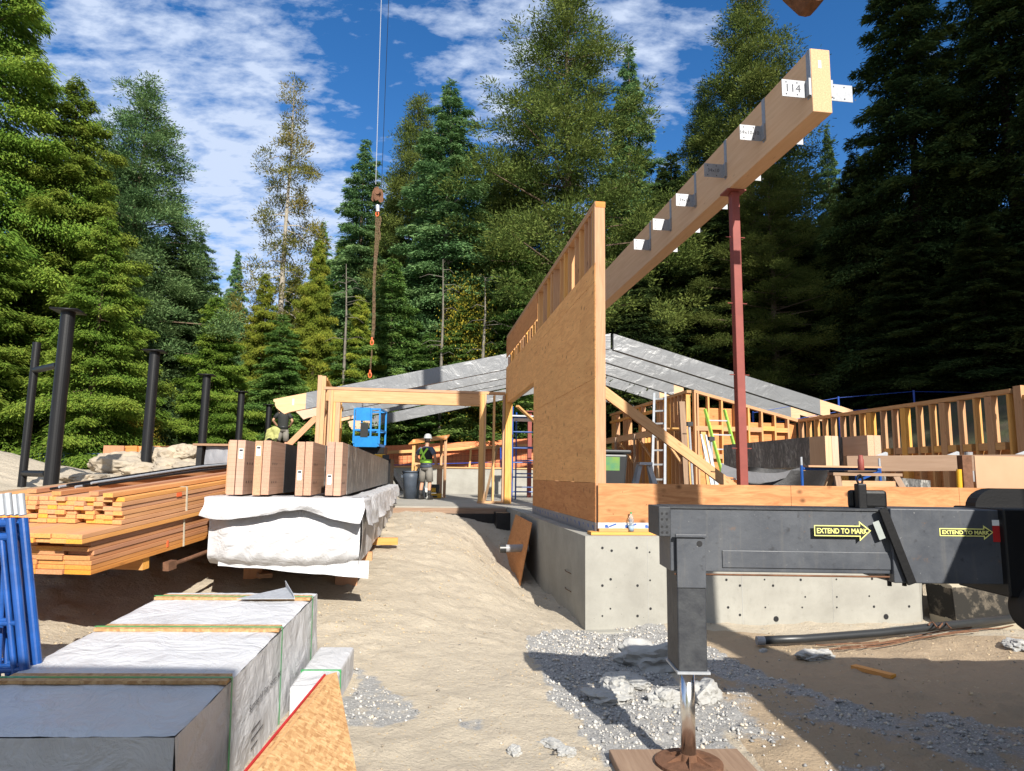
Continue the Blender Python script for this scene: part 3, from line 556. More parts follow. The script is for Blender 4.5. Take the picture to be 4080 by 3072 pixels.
MB(BF).bar((-4.43, 9.26, 3.5), (-4.43, 13.2, 3.2), .10, .2).build('side_header', M['lumber_bright'], dw)
MB(BF).bar((-4.34, 11.8, 1.2), (-4.15, 10.7, 3.0), .09, .05).build('side_brace', M['stud'], dw)
tag(MB(BF).bar((-6.0, 9.3, 1.62), (-4.58, 9.2, 3.16), .05, .14).build('diagonal_brace', M['lumber']), 'diagonal lumber brace leaning on the left side of the door frame', 'brace')
# red steel column and the long ridge beam with joist hangers
rc = thing('steel_column', 'red primed steel column holding up the long ridge beam', 'steel column', BF @ Vector((2.27, .45, 1.08)), ps)
BB, BT = 5.82, 6.57
MB(BF).box(2.21, 2.325, .395, .51, 1.10, BB-.02).build('shaft', M['red_primer'], rc, bevel=.008); MB(BF).box(2.12, 2.40, .34, .58, BB-.018, BB-.001).build('cap_plate', M['red_primer'], rc); MB(BF).box(2.15, 2.40, .35, .58, 1.081, 1.1).build('base_plate', M['red_primer'], rc)
for z_ in (2.2, 3.2, 4.2, 5.15): MB(BF).cyl((2.13, .45, z_), (2.41, .45, z_), .007, n=6).build('cross_rod', M['red_primer'], rc)
BU0, BU1, BV0 = 2.15, 2.38, -1.70
tag(MB(BF).box(BU0, BU1, BV0, 9.4, BB, BT).build('ridge_beam', M['glulam'], bevel=.006), 'long brown glulam ridge beam jutting out over the front wall, joist hangers along it', 'ridge beam')
hl = ['nearest, at the beam end', 'second from the end', 'third from the end', 'fourth from the end', 'fifth from the end', 'sixth from the end']
hv = [BV0+.06, BV0+1.06, BV0+2.14, BV0+3.2, BV0+4.26, BV0+5.3]
hol = M['ink']
for i, v_ in enumerate(hv):
    for side in (-1, 1):
        u_ = BU0 if side < 0 else BU1
        h = thing('joist_hanger', ('steel joist hanger on the left face of the ridge beam, ' if side < 0 else 'steel joist hanger on the right face of the ridge beam, ')+hl[i], 'joist hanger', BF @ Vector((u_, v_, 6.0)), ps, 'joist hangers along the ridge beam')
        a, b = (u_-.004, u_-.001) if side < 0 else (u_+.001, u_+.004)
        MB(BF).box(a, b, v_-.05, v_+.03, 6.0, BT+.002).build('strap', M['hanger'], h)
        w = .31; x0, x1 = (u_-w, u_-.03) if side < 0 else (u_+.03, u_+w); 
        MB(BF).box(min(x0, x1)-.0, max(x0, x1), v_+.02, v_+.026, 6.02, 6.22).build('flange', M['hanger'], h)
        MB(BF).box(*((u_-.0295, u_-.005) if side < 0 else (u_+.005, u_+.0295)), v_-.05, v_+.02, 6.02, 6.22).build('bend', M['hanger'], h)
        for k in range(6):
            xx = min(x0, x1)+.05+(k % 3)*.13; zz_ = 6.05 if k < 3 else 6.19
            MB(BF).cyl((xx, v_+.0192, zz_), (xx, v_+.0178, zz_), .009, n=8).build('hole', hol, h)
def text(s, size, F, mat, parent, name='lettering', bold=0.0, ext=.0004):
    c = bpy.data.curves.new('txt', 'FONT'); c.body = s; c.size = size; c.extrude = ext; c.offset = bold; c.align_x = 'LEFT'; c.resolution_u = 3
    o = bpy.data.objects.new('txt', c); S.collection.objects.link(o); bpy.context.view_layer.update()
    me = bpy.data.meshes.new_from_object(o); bpy.data.objects.remove(o); me.transform(WM[parent.name].inverted() @ F if parent else F)
    me.materials.clear(); me.materials.append(mat); q = bpy.data.objects.new(name, me); S.collection.objects.link(q)
    if parent: q.parent = parent; WM[q.name] = WM[parent.name]
    return q
XZ = Matrix.Rotation(R(90), 4, 'X')       # text standing up, read from -Y
hng = [o for o in S.objects if o.name.startswith('joist_hanger')]
text('114', .13, BF @ Matrix.Translation((BU0-.28, hv[0]+.0185, 6.08)) @ XZ, M['ink'], hng[0])
text('34x10-10', .07, BF @ Matrix.Translation((BU0-.32, hv[1]+.0185, 6.10)) @ XZ, M['ink'], hng[2])
text('34x10', .07, BF @ Matrix.Translation((BU0-.26, hv[2]+.0185, 6.10)) @ XZ, M['ink'], hng[4])
text('34x10', .07, BF @ Matrix.Translation((BU0-.26, hv[3]+.0185, 6.10)) @ XZ, M['ink'], hng[6])
rb = bpy.data.objects['ridge_beam']; MB(BF).box(2.235, 2.27, BV0-.003, BV0-.001, 6.34, 6.43).build('paper_label', M['paper'], rb)

# ------------------------------------------------------------------ wrapped roof rafters
def ridge_z(u): return 6.47 - (.235*(4.15-u) if u < 4.15 else .272*(u-4.15))
def rafter(v, ul, ur, hL, hR, i, endR=.9, dz=0.0):
    w = .2
    lab = ['nearest', 'second', 'third', 'fourth', 'fifth'][i]
    for side in (0, 1):
        if side == 0:
            if ul is None: continue
            r = thing('roof_rafter', 'silver wrapped rafter with a rounded tail on the left roof slope, %s from the camera' % lab, 'rafter', BF @ Vector(((ul+4.1)/2, v, 4.8)), ps, 'silver wrapped roof rafters')
            z = lambda u: ridge_z(u)+dz; h = hL; a = ul+.95; b = 4.1
            MB(BF).prism([(a, v, z(a)-h), (b, v, z(b)-h), (b, v, z(b)), (a, v, z(a))], (0, w, 0)).build('wrap', M['silver_wrap'], r)
            pts = [(a-.002, z(a)-h+.005), (a-.002, z(a)-.005), (ul, z(ul)-.005), (ul, z(ul)-.07), (ul+.05, z(ul)-.10), (ul+.05, z(ul)-.18), (ul+.10, z(ul)-.27), (ul+.2, z(ul)-.35), (ul+.34, z(ul)-h+.055), (ul+.5, z(ul+.5)-h+.005)]
            MB(BF).prism([(u, v+.005, zz_) for u, zz_ in pts], (0, w-.01, 0)).build('tail', M['glulam'], r)
            MB(BF).box(a-.4, a-.34, v+.001, v+.004, z(a-.4)-.3, z(a-.4)-.1).build('steel_clip', M['galv'], r)
        else:
            r = thing('roof_rafter', 'silver wrapped rafter on the right roof slope, %s from the camera' % lab, 'rafter', BF @ Vector(((ur+4.2)/2, v, 4.8)), ps, 'silver wrapped roof rafters')
            z = lambda u: ridge_z(u)+dz; h = hR; a = 4.2; b = ur-endR
            MB(BF).prism([(a, v, z(a)-h), (b, v, z(b)-h), (b, v, z(b)), (a, v, z(a))], (0, w, 0)).build('wrap', M['silver_wrap'], r)
            MB(BF).prism([(b+.002, v+.005, z(b)-h+.005), (b+.35, v+.005, z(b+.35)-h+.005), (b+.35, v+.005, z(b+.35)-.22), (ur, v+.005, z(ur)-.2), (ur, v+.005, z(ur)-.01), (b+.002, v+.005, z(b)-.01)], (0, w-.01, 0)).build('tail', M['glulam'], r)
rafter(13.0, -6.42, 12.6, .5, .53, 0, 1.2)
rafter(15.0, -6.18, 12.8, .56, .53, 1, 1.3)
rafter(17.0, -5.88, 8.2, .56, .5, 2, .4)
rafter(19.0, -5.5, 8.75, .5, .5, 3, .8)
rafter(21.0, -5.0, 8.95, .45, .45, 4, 1.3, -.36)
# support walls and posts under the far ends (as in the photo: stud walls on the right)
wb = thing('raked_stud_wall', 'raked stud wall with orange plywood behind its studs under the right roof slope', 'stud wall', BF @ Vector((7.2, 10.05, 1.08)), ps)
U = [5.66+.40*i for i in range(8)]
ztB = lambda u: 4.28-.245*(u-5.66)
for i, u_ in enumerate(U+[5.74]): MB(BF).box(u_, u_+.05, 10.0, 10.14, 1.085, ztB(u_)-.085).build('stud', M['stud'], wb)
MB(BF).bar((5.66, 10.07, ztB(5.66)-.04), (8.8, 10.07, ztB(8.8)-.04), .15, .08).build('top_plate', M['stud'], wb); MB(BF).box(5.66, 8.8, 10.142, 10.155, 1.1, 3.4).box(5.66, 7.4, 10.142, 10.155, 3.4, 3.78).build('plywood_sheet', M['ply_red'], wb)
for i in range(7):
    for z_ in (3.12, 2.3): MB(BF).box(U[i]+.052, U[i+1]-.002, 10.001, 10.13, z_+(i % 2)*.04, z_+.13+(i % 2)*.04).build('blocking', M['stud'], wb)
wa = thing('side_stud_wall', 'long stud wall running away behind the tall plywood wall, plywood on its lower half', 'stud wall', BF @ Vector((5.6, 14, 1.08)), ps)
for i in range(26):
    v_ = 10.2+i*.3
    if i in (9, 10, 11, 12, 15, 16, 17, 21, 22): MB(BF).box(5.5, 5.64, v_, v_+.045, 1.085, 3.1).build('stud', M['stud'], wa)
    else: MB(BF).box(5.5, 5.64, v_, v_+.045, 1.085, 4.19).build('stud', M['stud'], wa)
MB(BF).box(5.5, 5.64, 10.14, 18, 4.2, 4.28).build('top_plate', M['stud'], wa); MB(BF).box(5.5, 5.64, 12.8, 18, 3.9, 3.98).build('mid_plate', M['stud'], wa); MB(BF).box(5.642, 5.655, 10.14, 18, 1.1, 3.1).build('plywood_sheet', M['ply_red'], wa)
ledge = thing('plank_walkway', 'plank walkway on lumber brackets along the side stud wall', 'walkway', BF @ Vector((5.1, 13, 3.1)), ps)
for k in range(3): MB(BF).box(4.85+k*.21, 5.04+k*.21, 10.3-k*.15, 17.0, 3.16, 3.2).build('plank', M['stud'], ledge)
MB(BF).box(4.83, 4.87, 10.4, 17, 3.0, 3.155).build('rail', M['stud'], ledge)
for i in range(4): v_ = 10.6+i*2.1; MB(BF).bar((4.86, v_, 3.1), (5.49, v_, 2.2), .05, .09, up=(0, 1, 0)).build('bracket', M['lumber_bright'], ledge); MB(BF).box(4.78, 4.83, v_+.05, v_+.14, 1.085, 3.16).build('leg', M['old_wood'], ledge)
wc = thing('right_stud_wall', 'long yellow stud wall at the right with orange plywood behind its lower half', 'stud wall', BF @ Vector((8.85, 6, 1.08)), ps)
for i in range(19):
    v_ = 2.95+i*.39; dbl = i in (1, 4, 7, 10)
    MB(BF).box(8.8, 8.94, v_, v_+(.16 if dbl else .05), 1.085, 3.43).build('stud', M['stud'], wc)
MB(BF).box(8.795, 8.945, 2.9, 10.14, 3.44, 3.52).build('top_plate', M['stud'], wc); MB(BF).box(8.943, 8.956, 2.9, 10.14, 1.1, 2.42).build('plywood_sheet', M['ply_red'], wc)
for i in range(18):
    v_ = 2.95+i*.39; MB(BF).box(8.81, 8.93, v_+.165, v_+.385, 2.40, 2.54).build('blocking', M['stud'], wc)
wd = thing('near_right_stud_wall', 'short stud wall section with a lower top at the right edge of the photo', 'stud wall', BF @ Vector((8.85, 1.8, 1.08)), ps)
for i in range(4): MB(BF).box(8.84, 8.98, .9+i*.5, .95+i*.5, 1.085, 3.3).build('stud', M['stud'], wd)
MB(BF).box(8.84, 8.98, .8, 2.88, 3.3, 3.38).build('top_plate', M['stud'], wd); MB(BF).box(8.985, 8.997, .8, 2.88, 1.1, 2.4).build('plywood_sheet', M['ply_red'], wd); MB(BF).box(8.82, 8.96, 2.70, 2.86, 1.085, 3.56).build('end_post', M['stud'], wd)
tag(MB(BF).cyl((8.2, 3.3, 1.8), (8.2, 3.3, 2.35), .07, n=16).build('vent_pipe', M['pvc']), 'grey plastic vent pipe standing in front of the right stud wall', 'pipe')
# ------------------------------------------------------------------ things stored on the slab behind the knee wall
def beam_pair(u, v0, v1, z0, h, n, bare, lab, grp):
    for k in range(n):
        b = thing('glulam_beam', lab[k], 'glulam beam', BF @ Vector((u+k*.13+.06, (v0+v1)/2, z0)), ps, grp)
        MB(BF).box(u+k*.13, u+k*.13+.125, v0, v0+bare, z0, z0+h).build('bare_end', M['glulam'], b); MB(BF).box(u+k*.13-.003, u+k*.13+.127, v0+bare+.002, v1, z0-.003, z0+h+.003).build('wrap', M['grey_wrap'], b)
beam_pair(5.18, 3.1, 7.2, 2.02, .56, 2, .5, ['grey wrapped glulam beam on trestles behind the red column, left of its tight pair', 'grey wrapped glulam beam on trestles behind the red column, right of its tight pair'], 'grey wrapped beams behind the red column')
beam_pair(5.72, 2.7, 6.6, 2.0, .58, 2, .7, ['glulam beam with bare end in the second pair right of the red column, left one', 'glulam beam with bare end in the second pair right of the red column, right one'], 'grey wrapped beams behind the red column')
tr = thing('trestle_crib', 'lumber cribbing under the grey wrapped beams behind the red column', 'cribbing', BF @ Vector((5.5, 4, 1.08)), ps)
for v_ in (3.6, 6.0): 
    MB(BF).box(5.0, 6.2, v_, v_+.14, 1.86, 1.99).build('crossbar', M['lumber_bright'], tr)
    for u_ in (5.1, 6.0): MB(BF).box(u_, u_+.09, v_+.01, v_+.1, 1.082, 1.858).build('leg', M['lumber_bright'], tr)
def sm2(a): a = min(1, max(0, a/.4)); return a*a*(3-2*a)
tarp = MB(BF).grid(lambda a, b: (3.15+a*2.3, 2.25+.12*math.sin(a*11+b*3)+b*.12, 2.0-.06*math.sin(a*3.1)-(.25+.65*sm2(a))*b+.05*ff(a*7, b*3, 3, 4)), 40, 14).build('tarp', M['black_wrap'], None, True)
tag(tarp, 'sagging black plastic tarp hanging behind the red column', 'tarp')
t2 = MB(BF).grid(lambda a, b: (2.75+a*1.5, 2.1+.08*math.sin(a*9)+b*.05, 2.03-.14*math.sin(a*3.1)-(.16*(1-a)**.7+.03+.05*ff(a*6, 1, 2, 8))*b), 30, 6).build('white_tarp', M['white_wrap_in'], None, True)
tag(t2, 'grey white tarp edge draped in front of the black tarp behind the red column', 'tarp')
sf = thing('scaffold', 'dark blue scaffold frame with a plank behind the sawhorse', 'scaffold', BF @ Vector((4.3, .9, 1.08)), ps)
for u_ in (3.45, 4.68): MB(BF).cyl((u_, 1.0, 1.082), (u_, 1.0, 2.0), .021, n=10).build('tube', M['blue'], sf); MB(BF).cyl((u_, 1.0, 2.0), (u_, 1.0, 2.12), .017, n=10).build('spigot', M['galv'], sf)
MB(BF).cyl((3.47, 1.0, 1.95), (4.66, 1.0, 1.96), .021, n=10).build('tube', M['blue'], sf); MB(BF).cyl((4.3, 1.0, 1.1), (4.3, 1.0, 1.9), .018, n=10).build('tube', M['blue'], sf); MB(BF).bar((4.3, 1.0, 1.78), (4.66, 1.0, 1.93), .03).build('tube', M['blue'], sf); MB(BF).box(3.5, 4.64, .9, 1.1, 1.975, 2.0).build('plank', M['lumber_bright'], sf)
sw = thing('sawhorse', 'pale lumber sawhorse standing just behind the knee wall', 'sawhorse', BF @ Vector((4.35, .7, 1.08)), ps)
MB(BF).box(3.72, 4.78, .66, .80, 1.86, 1.90).build('top_rail', M['old_wood'], sw); MB(BF).box(3.84, 4.66, .655, .69, 1.70, 1.79).build('cross_rail', M['lumber_bright'], sw); MB(BF).box(3.84, 4.70, .60, .74, 1.655, 1.69).build('cross_rail', M['old_wood'], sw)
for a, b in ((3.79, 3.74), (4.69, 4.95)):
    MB(BF).bar((a, .69, 1.86), (b, .45, 1.09), .09, .04, up=(0, 1, 0)).build('leg', M['old_wood'], sw); MB(BF).bar((a-.02, .78, 1.86), (b-.12, 1.1, 1.09), .09, .04, up=(0, 1, 0)).build('leg', M['old_wood'], sw)
tag(MB(BF).tube([(4.0, .75, 1.70), (4.15, .7, 1.66), (4.25, .72, 1.70), (4.35, .7, 1.76)], .012, 6).build('cord', M['green_strap'], None, True), 'green cord hanging under the sawhorse', 'cord')
M['shaded_glulam'] = wood('shaded_glulam', (.27, .185, .125), (.215, .14, .09), (.4, .24, .13), .3, gs=.6, vr=.1)  # glulam tone lowered so the colour itself carries this beam's shade
bl = tag(MB(BF).bar((4.85, 2.05, 2.06), (8.4, 1.2, 2.13), .14, .25).build('brown_beam', M['shaded_glulam']), 'horizontal brown glulam beam lying across trestles at the right behind the knee wall', 'glulam beam')
for i, f_ in enumerate((.12, .42, .70)):
    p_ = Vector((4.85, 2.05, 2.19)).lerp(Vector((8.4, 1.2, 2.26)), f_); 
    tag(MB(BF).prism([p_+Vector((0, -.05, 0)), p_+Vector((.22, -.05, 0)), p_+Vector((.22, -.05, .05)), p_+Vector((.18, -.05, .06))], (0, .004, 0)).build('joist_hanger', M['galv']), ['small bright joist hanger tip on top of the brown beam, leftmost of three', 'small bright joist hanger tip on top of the brown beam, middle of three', 'small bright joist hanger tip on top of the brown beam, rightmost of three'][i], 'joist hanger', 'hangers on the brown beam')
tag(MB(BF).box(5.76, 8.4, .46, .475, 1.2, 2.165).build('fibreboard_sheet', M['mdf']), 'brown fibreboard sheet standing at the right edge behind the knee wall', 'sheet')
tag(MB(BF).box(5.60, 5.75, .50, .60, 1.1, 2.17).build('dark_post', M['rust']), 'dark rusty upright beside the brown fibreboard sheet', 'post')
tag(MB(BF).cyl((5.55, .55, 1.1), (5.58, .55, 1.97), .035, n=12).build('yellow_tube', M['yellow']), 'yellow tube standing beside the brown fibreboard sheet', 'tube')
tag(MB(BF).grid(lambda a, b: (5.0+a*1.8, 2.6, 1.93-.45*a*b-.25*b-.12*a), 10, 6).build('grey_cover', M['grey_wrap'], None, True), 'dark grey plastic sheet sloping under the brown beam', 'plastic sheet')
for i in range(3): tag(MB(BF).box(4.9+i*.5, 4.99+i*.5, 2.2, 2.3, 1.085, 1.9-.15*i).build('short_post', M['stud']), ['short lumber post under the brown beam, leftmost of three', 'short lumber post under the brown beam, middle of three', 'short lumber post under the brown beam, rightmost of three'][i], 'post', 'posts under the brown beam')
bn = thing('black_bin', 'black plastic wheelie bin with a green label behind the knee wall', 'bin', BF @ Vector((.75, .95, 1.08)), ps)
MB(BF).hexa([(.40, .66, 1.09), (.66, .66, 1.09), (.40, 1.1, 1.09), (.66, 1.1, 1.09), (.36, .6, 2.10), (.74, .6, 2.10), (.36, 1.15, 2.10), (.74, 1.15, 2.10)]).build('body', M['black_plastic'], bn, bevel=.03)
MB(BF).box(.345, .78, .57, 1.2, 2.105, 2.155).build('rim', M['black_plastic'], bn, bevel=.02); MB(BF).hexa([(.42, .61, 1.88), (.62, .61, 1.88), (.42, .615, 1.88), (.62, .615, 1.88), (.42, .591, 2.06), (.62, .591, 2.06), (.42, .596, 2.06), (.62, .596, 2.06)]).build('label', M['label_green'], bn)
sl_ = thing('step_ladder', 'short white topped step ladder behind the knee wall', 'ladder', BF @ Vector((1.25, .75, 1.08)), ps)
MB(BF).box(.93, 1.11, .7, .85, 1.965, 2.0).build('top_cap', M['alu'], sl_)
for a, b, y_ in ((.95, .72, .68), (1.09, 1.34, .68), (.95, .75, .95), (1.09, 1.31, .95)): MB(BF).bar((a, .78, 1.96), (b, y_, 1.09), .06, .06).build('leg', M['alu'], sl_)
for z_ in (1.35, 1.62): MB(BF).box(.80+(z_-1.09)*.2, 1.25-(z_-1.09)*.2, .66, .70, z_, z_+.03).build('step', M['alu'], sl_)
la = thing('aluminium_ladder', 'long aluminium ladder leaning against the side stud wall', 'ladder', BF @ Vector((2.2, 3.2, 1.08)), ps)
for a in (0, .38): MB(BF).bar((1.75+a*.45, 2.6-a*.4, 1.09), (2.55+a*.45, 4.6-a*.4, 3.42), .04, .09).build('rail', M['alu'], la)
for k in range(9): f_ = (k+.6)/9; MB(BF).bar(Vector((1.75, 2.6, 1.09)).lerp(Vector((2.55, 4.6, 3.42)), f_), Vector((1.92, 2.45, 1.09)).lerp(Vector((2.72, 4.45, 3.42)), f_), .03, .03).build('rung', M['alu'], la)
gl = thing('green_ladder', 'green sided step ladder in front of the raked stud wall', 'ladder', BF @ Vector((5.0, 7.4, 1.08)), ps)
for a, b in ((5.22, 4.98+.55), (5.75, 6.02)): MB(BF).bar((a, 8.3, 3.55), (b-.0, 7.6, 1.09), .05, .07).build('rail', M['teal'], gl)
for k in range(6): f_ = .12+k*.15; MB(BF).bar(Vector((5.22, 8.3, 3.55)).lerp(Vector((5.53, 7.6, 1.09)), f_), Vector((5.75, 8.3, 3.55)).lerp(Vector((6.02, 7.6, 1.09)), f_), .06, .03).build('step', M['alu'], gl)
for i, (u_, z_) in enumerate(((4.5, 3.05), (5.05, 2.7))):
    t = thing('steel_prop', ['adjustable steel prop with a square head, left one near the red column', 'adjustable steel prop with a square head, right one near the red column'][i], 'prop', BF @ Vector((u_, 7.6, 1.08)), ps, 'steel props')
    MB(BF).cyl((u_+.08, 7.6, 1.09), (u_, 7.6, z_), .03, n=10).build('tube', M['galv'], t); MB(BF).box(u_-.07, u_+.07, 7.53, 7.67, z_, z_+.1).build('head', M['black_plastic'], t)
for i in range(6): tag(MB(BF).bar((2.55+i*.045, 1.8+i*.05, 1.09), (2.5+i*.04, 2.3+i*.03, 2.5-.09*(i % 3)), .03, .02).build('metal_channel', M['alu']), ['tall metal channel leaning in a bundle left of the red column, %s' % s for s in ('leftmost', 'second from left', 'third from left', 'fourth from left', 'fifth from left', 'rightmost')][i], 'metal channel', 'metal channels leaning by the ladder')
tag(MB(BF).bar((1.98, 1.6, 1.09), (1.92, 1.65, 2.95), .09, .04).build('upright_board', M['old_wood']), 'weathered upright board between the ladder and the diagonal brace', 'board')
tag(MB(BF).bar((2.9, 2.8, 1.09), (2.93, 3.2, 2.6), .09, .04).build('upright_board', M['stud']), 'bright upright board right of the metal channels', 'board')
bo = thing('water_bottle', 'clear plastic water bottle with a green cap standing on the sill of the knee wall', 'bottle', BF @ Vector((.62, .12, 1.12)), ps)
MB(BF).loft([((.62, .135, z_), r_, r_) for z_, r_ in ((1.122, .028), (1.13, .034), (1.2, .034), (1.215, .03), (1.25, .033), (1.29, .033), (1.32, .022), (1.335, .013), (1.345, .013))], 14).build('bottle', M['clear'], bo, True); MB(BF).cyl((.62, .135, 1.345), (.62, .135, 1.362), .015, n=10).build('cap', M['green_strap'], bo); MB(BF).loft([((.62, .135, z_), .0345, .0345) for z_ in (1.135, 1.195)], 14).build('label', M['light_bin'], bo, True)
# ------------------------------------------------------------------ concrete barrier, pipe, rebar at the right
ba = thing('concrete_barrier', 'tar stained concrete block barrier at the right end of the foundation', 'barrier', BF @ Vector((5.6, -.2, 0)), ps)
MB(BF).prism([(4.56, -.42, -.1), (8.5, -.42, -.1), (8.5, -.36, .5), (8.5, -.25, .56), (4.56, -.25, .56), (4.56, -.36, .5)], (0, .45, 0)).build('block', M['barrier'], ba, bevel=.015)
pts = [(3020, 2552, .04), (3200, 2545, .04), (3500, 2522, .07), (3700, 2500, .1), (3900, 2476, .13), (4250, 2440, .16)]
pw = [zat(*p) for p in pts]; pb = thing('black_pipe', 'long black plastic pipe lying bent along the foot of the foundation', 'pipe', (pw[2].x, pw[2].y, 0))
MB().tube([Vector((q.x, q.y, max(q.z, hz(q.x, q.y)+.06))) for q in pw], .045, 14).build('pipe', M['black_plastic'], pb, True); a_ = Vector((pw[0].x, pw[0].y, max(pw[0].z, hz(pw[0].x, pw[0].y)+.06))); MB().cyl(a_-Vector((.015, 0, 0)), a_+Vector((.07, 0, 0)), .047, n=14).build('white_end', M['pvc'], pb)
for i, (a, b) in enumerate((((3200, 2600), (4080, 2478)), ((3350, 2580), (4080, 2500)), ((3250, 2570), (3500, 2560)), ((3340, 2600), (3900, 2530)))):
    p, q = zat(*a), zat(*b); n_ = 7; L = []
    for k in range(n_+1): c = p.lerp(q, k/n_); L.append((c.x, c.y, hz(c.x, c.y)+.018+.01*i))
    tag(MB().tube(L, .008, 6).build('rebar_rod', M['rust'], None, True), ['rusty reinforcing rod on the sand below the black pipe, %s of four' % s for s in ('longest', 'upper long one', 'short left one', 'middle one')][i], 'rebar', 'rusty rods below the black pipe')
p = zat(3400, 2650); q = zat(3560, 2690); tag(MB().bar((p.x, p.y, hz(p.x, p.y)+.02), (q.x, q.y, hz(q.x, q.y)+.02), .09, .035).build('loose_board', M['lumber']), 'short loose board lying in the shaded sand at the right', 'board')
tag(MB().tube([zat(3700+8*k, 2490-12*math.sin(k), .14) for k in range(12)], .01, 6).build('rope', M['rust'], None, True), 'coil of rusty wire by the barrier', 'wire')

# ------------------------------------------------------------------ black pipe posts at the left
plabel = ['nearest and tallest of the row of black pipe posts, at the far left', 'second black pipe post of the row, standing left of the stored beams', 'third black pipe post of the row', 'fourth black pipe post of the row', 'fifth black pipe post of the row', 'sixth black pipe post, beside the rafter tails']
for i, (px, py) in enumerate([(273, 1240), (618, 1400), (825, 1495), (963, 1562), (1073, 1614), (1143, 1645)]):
    q = at(px, py, 10.7+3.6*i); zb = hz(q.x, q.y)-.1
    t = thing('pipe_post', plabel[i], 'post', (q.x, q.y, zb), 0, 'black pipe posts')
    MB().cyl((q.x, q.y, zb), (q.x, q.y, q.z-.012), .105, n=24).build('pipe', M['steel_black'], t, False); MB(rotf((q.x, q.y, 0), 12)).box(-.2, .2, -.2, .2, q.z-.012, q.z+.012).build('cap_plate', M['steel_black'], t)
    for p_ in t.children[:1]: p_.data.polygons.foreach_set('use_smooth', [len(f.vertices) == 4 for f in p_.data.polygons])
    if i == 0:
        q2 = at(148, 1365, 11.3); t2_ = thing('side_post', 'thinner black pipe post joined to the nearest black post by two short crossbars', 'post', (q2.x, q2.y, 1.4))
        MB().cyl((q2.x, q2.y, 1.3), (q2.x, q2.y, q2.z), .062, n=18).build('pipe', M['steel_black'], t2_)
        for pz in (3.44, 1.72): MB().cyl((q2.x, q2.y, pz), (q.x-.09, q.y, pz), .052, n=14).build('crossbar', M['steel_black'], t2_)
# ------------------------------------------------------------------ glulam beams on a white wrapped lumber package (centre left)
o_ = at(905, 1870, 6.9); FB = rotf((o_.x, 6.9, 0), 7.5)
GZ0, GZ1 = 1.565, 2.115
gl_l = {0: 'left', 1: 'right'}
pairs = [(0.0, .5, 9.8, 'first pair from the left'), (.253, .75, 9.6, 'second pair from the left'), (.667, .95, 9.9, 'third pair from the left'), (.97, .55, 10.0, 'rightmost pair')]
for i, (x0, bare, ln, lb) in enumerate(pairs):
    for k in range(2):
        b = thing('glulam_beam', 'glulam beam on the white package, %s beam of the %s' % (gl_l[k], lb), 'glulam beam', FB @ Vector((x0+k*.082+.04, ln/2, GZ0)), R(7.5), 'glulam beams on the white package')
        xa = x0+k*.0825; dz = random.uniform(-.004, .004); y0 = random.uniform(0, .012)+(.0, .01, .02, 0)[i]
        MB(FB).box(xa+.002, xa+.077, y0, y0+bare, GZ0+dz, GZ1+dz).build('bare_end', M['glulam_end'], b, bevel=.003)
        MB(FB).box(xa-.0015, xa+.0805, y0+bare, ln, GZ0-.002+dz, GZ1+.002+dz).build('wrap', M['grey_wrap'] if i != 1 else M['black_wrap'], b)
        if (i, k) in ((0, 1), (1, 0), (2, 0), (3, 0)):
            zc = (1.93, 1.96, 1.72, 1.68)[i]; MB(FB).box(xa+.018, xa+.06, y0-.002, y0-.0005, zc, zc+.10).build('paper_label', M['paper'], b)
            q = MB(FB)
            for s_ in range(6): q.box(xa+.022, xa+.056-(s_ % 3)*.006, y0-.003, y0-.0022, zc+.008+s_*.009, zc+.012+s_*.009)
            q.box(xa+.022, xa+.056, y0-.003, y0-.0022, zc+.072, zc+.094); q.build('print', M['ink'], b)
        if k == 1:
            for zz_ in (GZ0+.13, GZ0+.32):
                for s_ in range(3): MB(FB).cyl((xa+.079, y0+.12+s_*.1, zz_), (xa+.0802, y0+.12+s_*.1, zz_), .012, n=8).build('bolt_hole', M['decal_black'], b)
b = thing('glulam_beam', 'single glulam beam set back at the left end of the beams on the package', 'glulam beam', FB @ Vector((-.1, 4.5, GZ0)), R(7.5), 'glulam beams on the white package')
MB(FB).box(-.125, -.045, .45, 1.2, GZ0, GZ1).build('bare_end', M['glulam_end'], b); MB(FB).box(-.1265, -.0435, 1.2, 9.5, GZ0-.002, GZ1+.002).build('wrap', M['grey_wrap'], b); MB(FB).box(-.112, -.07, .4475, .449, 1.93, 2.03).build('paper_label', M['paper'], b)
pk = thing('wrapped_lumber_package', 'long white wrapped lumber package under the glulam beams, its cover torn and draped', 'package', FB @ Vector((.6, 5, .85)), R(7.5))
PX0, PX1, PZ0, PZ1 = -.14, 1.34, .88, 1.535
def sm(a, b, x): t = min(1, max(0, (x-a)/(b-a))); return t*t*(3-2*t)
def front(a, b):
    x = PX0+(PX1-PX0)*a; z = PZ1-(PZ1-PZ0)*b; e = math.sin(math.pi*a)**.5 if 0 < a < 1 else 0
    k = sm(0, .15, a)*sm(0, .12, 1-a); q = (a*1.5+b*.9)*5.2+1.2*ff(a*2.2, b*1.6, 2, 3); fold = .020*(1-abs(((q*1.0) % 1)*2-1))**1.6*sm(.25, .5, b)*k*(1-.5*a)+.018*abs(ff(a*3, b*5, 3, 5))*k
    y = .02-.08*math.sin(math.pi*min(1, b*.85))*k - fold + .022*ff(a*4, b*3, 4, 11)
    if b > .85: z -= .05*math.sin(math.pi*a)*(b-.85)/.15; y += .12*((b-.85)/.15)**2
    return (x, y, z)
MB(FB).grid(front, 90, 44).build('front_cover', M['white_wrap'], pk, True)
def side(a, b):
    y = 10.0*a; z = PZ1-(PZ1-PZ0)*b; return (PX1+.012+.02*ff(y*1.7, b*3, 3, 21)+.012*math.sin(y*3+b*4), y+.0, z)
